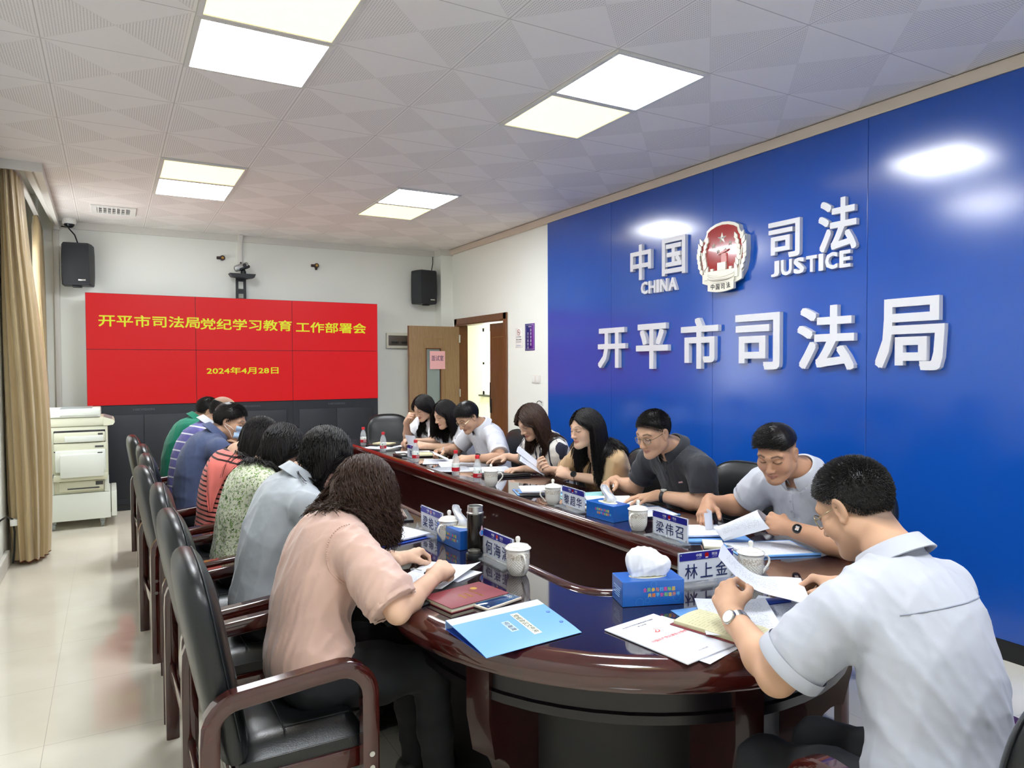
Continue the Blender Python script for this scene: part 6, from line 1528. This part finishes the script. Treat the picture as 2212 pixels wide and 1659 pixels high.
    for i in range(0,n): paths[i,keepn[i]:] = paths[i,keepn[i]]; rad[i,keepn[i]:] = .0006
    V,Q = tubes(paths, rad, 5); np_mesh('hair_locks', V, Q, m, hobj)
    # fine flyaway strands beside the locks
    sel = rs.randint(0,n,int(n*1.3)); off = rs.randn(len(sel),1,3)*.006+rs.randn(len(sel),K+1,3)*.0012; fp = paths[sel]+off*np.linspace(.2,1.3,K+1)[None,:,None]
    V,Q = tubes(fp, np.full((len(sel),K+1),.0009), 3); np_mesh('fine_strands', V, Q, m, hobj)
def unit_rows(A): return A/np.maximum(np.linalg.norm(A,axis=-1,keepdims=True),1e-9)
M_pink = cloth('pink_satin','#cdab9c',.42,.05,.3); M_greyb = cloth('grey_satin','#aab0b6',.42,.05,.3)
M_floral = cloth('floral_cotton','#b9bfa2')
def _fl():
    m = M_floral; _, v = rest_axis(m,0); n1 = noise(m,v,70,3,.7); n2 = noise(m,v,95,2,.6)
    c = mixc(m, mth(m,'GREATER_THAN',n1,.55), '#c9ccb4', '#6f8a4a'); c = mixc(m, mth(m,'GREATER_THAN',n2,.60), c, '#8d8f80'); c = mixc(m, mth(m,'GREATER_THAN',noise(m,v,60,2),.66), c, '#3f5a2c'); setcol(m,c)
_fl()
M_coral = striped('coral_stripes','#dd7a72','#2a1612',.026,.36)
M_blueT = cloth('slate_blue_cotton','#4d5878'); M_purp = striped('purple_stripes','#6a67a6','#e6e6ee',.062,.16)
M_green = cloth('green_cotton','#14765c'); M_whiteT = cloth('white_cotton','#d6d8dd'); M_tee = cloth('white_tee','#d8dade')
M_char = cloth('charcoal_cotton','#2f3035'); M_lgrey = cloth('light_grey_knit','#b9bcc4',.6)
M_tan = cloth('tan_linen','#bfa079'); M_zebra = striped('white_navy_stripes','#d8d4cc','#2a2b3a',.055,.34,0,.10)
M_shirt = cloth('white_poplin','#b4b7c1',.7,.08)
UP = (0,0,1)
cast = {}
def P(key, **k): cast[key] = make_person(k)
P('L1', label='person in a pale pink satin blouse bent over papers, nearest on the left side', sex='f', phi=0, h=.0032, seed=11,
  hip=(.795,-1.07,.56), neck=(.915,-1.0,1.005), head=(1.0,-.985,1.075), pitch=46, yaw=0, hair='wavy', hairm=M_hairb, lockr=.0027, length=.27, wave=1.0, wl=.075, drift=(-.3,-.05,0), nstr=1200, part=.0, sw=.178, scale=1.03,
  elR=(.985,-1.355,.775), wrR=(1.18,-1.19,.812), elL=(1.03,-.76,.80), wrL=(1.175,-.885,.795), handR=((.75,.65,.08),(.1,-.35,1),'pen'), handL=((.85,.42,.1),(-.1,.1,1),'pinch'),
  shirt=M_pink, shirt_name='blouse', sleeve=.90, puff=.016, loose=1.5, hem=-.07, neckr=.058, facew=.062)
P('L2', label='person with straight black hair in a grey satin blouse writing beside the woman in pink', sex='f', phi=0, h=.004, seed=12,
  hip=(.77,-.44,.56), neck=(.90,-.46,1.06), head=(1.015,-.46,1.14), pitch=32, yaw=-12, tuck={1:.025}, backlen=.35, drift=(.4,0,0), hair='long', length=.25, nstr=900,
  elR=(1.02,-.70,.80), wrR=(1.165,-.50,.795), elL=(1.04,-.22,.80), wrL=(1.2,-.34,.795), handR=((.9,.4,.05),(.1,-.3,1),'pen'), handL=((.9,-.3,.05),(0,.1,1),'flat'),
  shirt=M_greyb, shirt_name='blouse', sleeve=.75, puff=.012, loose=1.4, hem=-.06, collar=(M_greyb,1))
P('L3', label='person in a green floral top with black hair and glasses, left side', sex='f', phi=0, seed=13,
  hip=(.79,.27,.56), neck=(.895,.29,1.01), head=(1.0,.30,1.10), pitch=34, yaw=-12, tuck={1:.03}, hair='wavy', length=.22, wave=.25, wl=.13, nstr=700,
  elR=(1.02,.08,.80), wrR=(1.17,.22,.795), elL=(1.03,.52,.80), wrL=(1.18,.40,.795), handR=((.9,.3,0),(0,0,1),'pen'), handL=((.9,-.3,0),(0,0,1),'flat'),
  shirt=M_floral, shirt_name='top', sleeve=.7, puff=.014, loose=1.5, hem=-.16, glasses=M_frame)
P('L4', label='person with long black hair in a coral top with dark stripes and a ruffle', sex='f', phi=0, seed=14,
  hip=(.79,1.0,.56), neck=(.87,.985,1.0), head=(1.015,.98,1.09), pitch=36, hair='long', length=.42, nstr=800, drift=(-.75,-.1,0),
  elR=(1.0,.76,.80), wrR=(1.16,.90,.795), elL=(1.03,1.22,.80), wrL=(1.18,1.1,.795), handR=((.9,.3,0),(0,0,1),'pen'), handL=((.9,-.3,0),(0,0,1),'flat'),
  ruffle=cloth('coral_chiffon','#df766c'), shirt=M_coral, shirt_name='top', sleeve=.42, loose=1.3, hem=-.16)
P('L5', label='person in a slate blue polo shirt wearing a pale blue face mask', sex='m', phi=0, seed=15,
  hip=(.715,1.58,.57), neck=(.835,1.6,1.07), head=(.935,1.6,1.145), pitch=16, yaw=-24, hair='short', comb=(.1,.9,.05),
  elR=(.99,1.40,.80), wrR=(1.0,1.50,.885), elL=(1.03,1.84,.80), wrL=(1.2,1.75,.795), handR=((-.25,.45,.85),(.9,.1,.2),'rest'), handL=((.95,-.2,0),(0,0,1),'flat'),
  shirt=M_blueT, sleeve=.72, hem=-.13, curv=.06, collar=(M_blueT,1), mask=1)
P('L6', label='balding person in a purple polo shirt with white stripes', sex='m', phi=0, h=.005, seed=16, scale=1.02,
  hip=(.72,2.15,.57), neck=(.865,2.2,1.085), head=(.97,2.2,1.165), pitch=25, hair='bald',
  elR=(1.02,1.98,.80), wrR=(1.18,2.1,.795), elL=(1.03,2.42,.80), wrL=(1.2,2.32,.795), handR=((.9,.3,0),(0,0,1),'pen'), handL=((.9,-.3,0),(0,0,1),'flat'),
  shirt=M_purp, sleeve=.72, hem=-.12, curv=.06, collar=(M_whiteT,1))
P('L7', label='person in a green polo shirt at the far left end of the table', sex='m', phi=0, h=.005, seed=17,
  hip=(.715,2.95,.57), neck=(.865,3.0,1.065), head=(.955,3.0,1.13), pitch=28, hair='crop',
  elR=(1.02,2.78,.80), wrR=(1.18,2.9,.795), elL=(1.03,3.22,.80), wrL=(1.2,3.12,.795), handR=((.9,.3,0),(0,0,1),'pen'), handL=((.9,-.3,0),(0,0,1),'flat'),
  shirt=M_green, sleeve=.72, hem=-.12, curv=.06, collar=(M_green,1))
P('R0', label='person in a white short sleeved shirt seen from behind at the near end', sex='m', phi=88, h=.0030, seed=21, scale=1.0, sw=.182, shrug=-.015,
  hip=(1.755,-2.50,.57), neck=(1.845,-2.345,1.045), head=(1.88,-2.215,1.145), pitch=30, yaw=6, hair='crop', hairm=M_hairg, dens=1.7, spiky=1.5,
  elL=(1.575,-2.235,.785), wrL=(1.665,-2.015,.845), elR=(2.26,-2.17,.80), wrR=(2.235,-1.945,.815), handL=((.42,.72,.42),(-.75,.15,.55),'pinch'), handR=((-.35,.9,.0),(.35,0,.9),'pen'),
  shirt=M_shirt, sleeve=.80, loose=1.25, hem=-.12, yoke=1, band=.03, collar=(M_shirt,1), glasses=M_frame, watch={'L':'steel'}, cuff=1.12)
P('R1', label='person in a light grey polo shirt turning the pages of a blue folder', sex='m', phi=180, h=.0032, seed=22, scale=1.0, skin='d', fat=1.08, arm=1.12,
  hip=(3.0,-1.22,.57), neck=(2.86,-1.29,1.035), head=(2.705,-1.285,1.13), pitch=24, yaw=18, roll=0, hair='fade',
  elR=(2.86,-.955,.83), wrR=(2.67,-.925,.86), elL=(2.70,-1.63,.80), wrL=(2.615,-1.425,.845), handR=((-.75,-.45,-.40),(-.35,.25,.9),'rest'), handL=((-.15,.85,.12),(-.75,-.2,.5),'fist'),
  placket='#a5a8b0', shirt=M_lgrey, sleeve=.70, hem=-.12, collar=(M_lgrey,1), watch={'L':'black'}, watch_digits=1, dig_rot=PI/2, loose=1.2)
P('R2', label='person in a charcoal polo shirt and glasses writing with a white pen', sex='m', phi=180, h=.0034, seed=23,
  hip=(2.98,-.53,.57), neck=(2.85,-.49,1.06), head=(2.705,-.50,1.15), pitch=20, yaw=6, hair='crop', 
  elR=(2.86,-.17,.80), wrR=(2.765,-.085,.835), elL=(2.85,-.72,.80), wrL=(2.755,-.475,.815), handR=((-.85,-.3,-.1),(-.2,.5,.8),'pen'), handL=((-.95,.15,-.08),(0,-.1,1),'spread'),
  placket='#1c1d20', logo=1, shirt=M_char, sleeve=.66, hem=-.12, collar=(M_char,1), glasses=M_frame, watch={'L':'leather'})
P('R3', label='person with long straight hair in a tan short sleeved jacket holding a sheet', sex='f', phi=180, h=.0038, seed=24,
  hip=(2.96,.15,.56), neck=(2.835,.17,1.02), head=(2.725,.14,1.125), pitch=8, yaw=4, hair='long', length=.36, nstr=850, drift=(.3,0,0),
  elL=(2.86,.02,.80), wrL=(2.70,.27,.825), elR=(2.84,.50,.80), wrR=(2.70,.50,.83), handL=((-.35,.75,.25),(-.6,-.4,.6),'pinch'), handR=((-.75,-.1,.25),(-.3,.5,-.4),'pinch'),
  tuck={-1:.02,1:.0}, shirt=M_tan, shirt_name='jacket', sleeve=.82, loose=1.5, hem=-.14, vneck=.20, cuff=1.25, watch={'L':'black'})
P('R4', label='person with long wavy dark hair in a white blouse with navy stripes', sex='f', phi=180, seed=25,
  hip=(2.98,.84,.56), neck=(2.845,.80,1.02), head=(2.715,.755,1.125), pitch=30, yaw=6, hair='wavy', hairm=M_hairb, length=.36, wave=.45, wl=.11, nstr=900, drift=(.25,0,0),
  elL=(2.87,.68,.80), wrL=(2.70,.82,.795), elR=(2.93,1.18,.80), wrR=(2.78,1.22,.83), handL=((-.9,.2,0),(0,0,1),'rest'), handR=((-.95,-.05,-.1),(0,.1,1),'spread'),
  shirt=M_zebra, shirt_name='blouse', sleeve=.82, loose=1.5, hem=-.14, tuck={-1:.045,1:.02})
P('R5', label='person in a white polo shirt and glasses leaning low over papers', sex='m', phi=180, h=.004, seed=26,
  hip=(2.96,1.72,.57), neck=(2.835,1.715,1.02), head=(2.695,1.69,1.10), pitch=36, yaw=12, hair='short', comb=(.1,.8,-.05),
  elL=(2.80,1.33,.80), wrL=(2.58,1.36,.815), elR=(2.74,2.0,.80), wrR=(2.575,1.88,.82), handL=((-.75,.6,0),(-.2,-.2,.9),'rest'), handR=((-.85,-.3,-.05),(-.1,.5,.8),'pen'),
  placket='#e0e0e0', shirt=M_whiteT, sleeve=.72, hem=-.12, collar=(M_whiteT,1), glasses=M_frame, watch={'L':'black'})
P('R6', label='person with shoulder length dark hair in a white top holding a sheet', sex='f', phi=180, seed=27,
  hip=(2.98,2.38,.56), neck=(2.86,2.31,1.01), head=(2.735,2.22,1.09), pitch=22, yaw=8, hair='bob', length=.27, nstr=650,
  elL=(2.80,2.08,.80), wrL=(2.60,2.27,.82), elR=(2.83,2.58,.81), wrR=(2.62,2.58,.83), handL=((-.75,.5,.1),(-.3,-.4,.7),'pinch'), handR=((-.85,.1,.1),(-.2,.3,.9),'pinch'),
  shirt=M_tee, shirt_name='top', sleeve=.7, hem=-.12, tuck={-1:.04})
P('R7', label='person with very long black hair in a white t-shirt resting the chin on one hand', sex='f', phi=180, seed=28,
  hip=(3.0,3.0,.56), neck=(2.885,2.93,1.03), head=(2.775,2.79,1.115), pitch=26, yaw=16, hair='long', length=.44, nstr=650, drift=(-.1,-.05,0),
  elR=(2.72,3.06,.80), wrR=(2.655,2.90,.985), elL=(2.82,2.62,.80), wrL=(2.66,2.74,.815), handR=((.05,-.55,.6),(-.8,.3,.2),'fist'), handL=((-.8,.5,0),(0,-.3,.9),'pen'),
  tuck={-1:-.005,1:.0}, shirt=M_tee, shirt_name='t_shirt', sleeve=.75, hem=-.12, loose=1.4)
# ================================================================ pens in the hands
def pen(label, a, b, m, r=.0045, tipm=None):
    a = Vector(a); b = Vector(b); d = b-a; t = thing('pen', label, 'pen', tuple(a), 0, 'pens')
    M = d.to_track_quat('Z','Y').to_matrix().to_4x4(); L = d.length
    MB().lathe([(.0006,0),(.0022,.012),(r*.9,.022),(r,.03),(r,L*.62)],12,M).obj('grip', tipm or M_black, t)
    MB().lathe([(r,L*.62),(r*1.03,L*.63),(r*1.03,L*.96),(r*.7,L),(0,L)],12,M).obj('barrel', m, t)
    MB().rbox((-.0012,r,L*.70),(.0012,r+.003,L*.95),.0008,1,M).obj('pen_clip', M_steel, t); return t
def held_pen(key, side, label, m, up=.75, back=-.55, lat=0.0):
    s = cast[key]; L, tips, th = s['sh'][side+'h']; O_ = s['OFF']
    p = (np.asarray(th)+np.asarray(tips[0]))/2+O_; hd_ = unit(s['hand'+side][0])
    d = unit(V3(0,0,up)+back*hd_+lat*s['right']); k = max(.02,(p[2]-TZ-.003)/max(d[2],.2)); k = min(k,.06)
    pen(label, p-d*k, p-d*k+d*.142, m)
M_wpen = mat('white_pen','#e8e8ea',.3)
s_ = cast['L1']; L_, tp_, th_ = s_['sh']['Rh']; p_ = (np.asarray(th_)+np.asarray(tp_[0]))/2+s_['OFF']
d_ = unit(V3(-.62,.75,.12)); pen('black and clear pen between the fingers of the woman in pink', p_-d_*.045, p_+d_*.10, M_acr)
held_pen('R2','R','white pen in the right hand of the man in charcoal',M_wpen,.55,-.6,.5)
held_pen('R5','R','white and black pen in the hand of the man in the white polo',M_wpen,.6,-.6,.3)
held_pen('R7','L','white pen in the hand of the woman resting her chin',M_wpen,.45,-.7,-.3)
held_pen('R0','R','clear pen in the right hand of the man in the white shirt',M_acr,.4,-.7,.4)
held_pen('L2','R','black pen in the hand of the woman in grey',M_black)
# page held up by the man in the white shirt
s_ = cast['R0']; L_, tp_, th_ = s_['sh']['Lh']; p_ = (np.asarray(th_)+np.asarray(tp_[0]))/2+s_['OFF']
def _pg(u,v): return (0,0,.03*math.sin(PI*v)*(1-u)-.01*math.sin(2*PI*u))
quad_sheet('held_page',(p_[0]-.035,p_[1]+.075,p_[2]+.075),(2.02,-1.99,.80),(2.22,-1.79,.80),(p_[0]+.15,p_[1]+.22,p_[2]+.03),M_prt,.297,.21,bow=(0,0,-.035),n=21,fnz=_pg,label='curved printed page held up by the left hand of the man in white')
# bead trim on the pink blouse
s_ = cast['L1']; C_ = s_['C']; S0,el,wr = s_['sh']['R']; sh_ = [c for c in s_['t'].children if c.name.startswith('blouse')][0]
mb = MB(); u_ = unit(el-S0); bx = s_['back']; ring = []
c0 = S0-s_['right']*.012
for k in range(46):
    a = -1.15+2.5*k/45; dr = unit(bx*math.cos(a)+s_['ax']*math.sin(a)*1.0); lo_,hi_ = 0.0,.25
    o_ = c0-s_['ax']*.055
    for _ in range(24):
        mid = (lo_+hi_)/2
        if C_.eval((o_+dr*mid)[None])[0] < 0: lo_ = mid
        else: hi_ = mid
    MB().lathe([(0,-.003),(.0022,-.002),(.0031,0),(.0022,.002),(0,.003)],6,Matrix.Translation(tuple(o_+dr*(lo_+.003)))).obj('bead', M_pink, sh_)
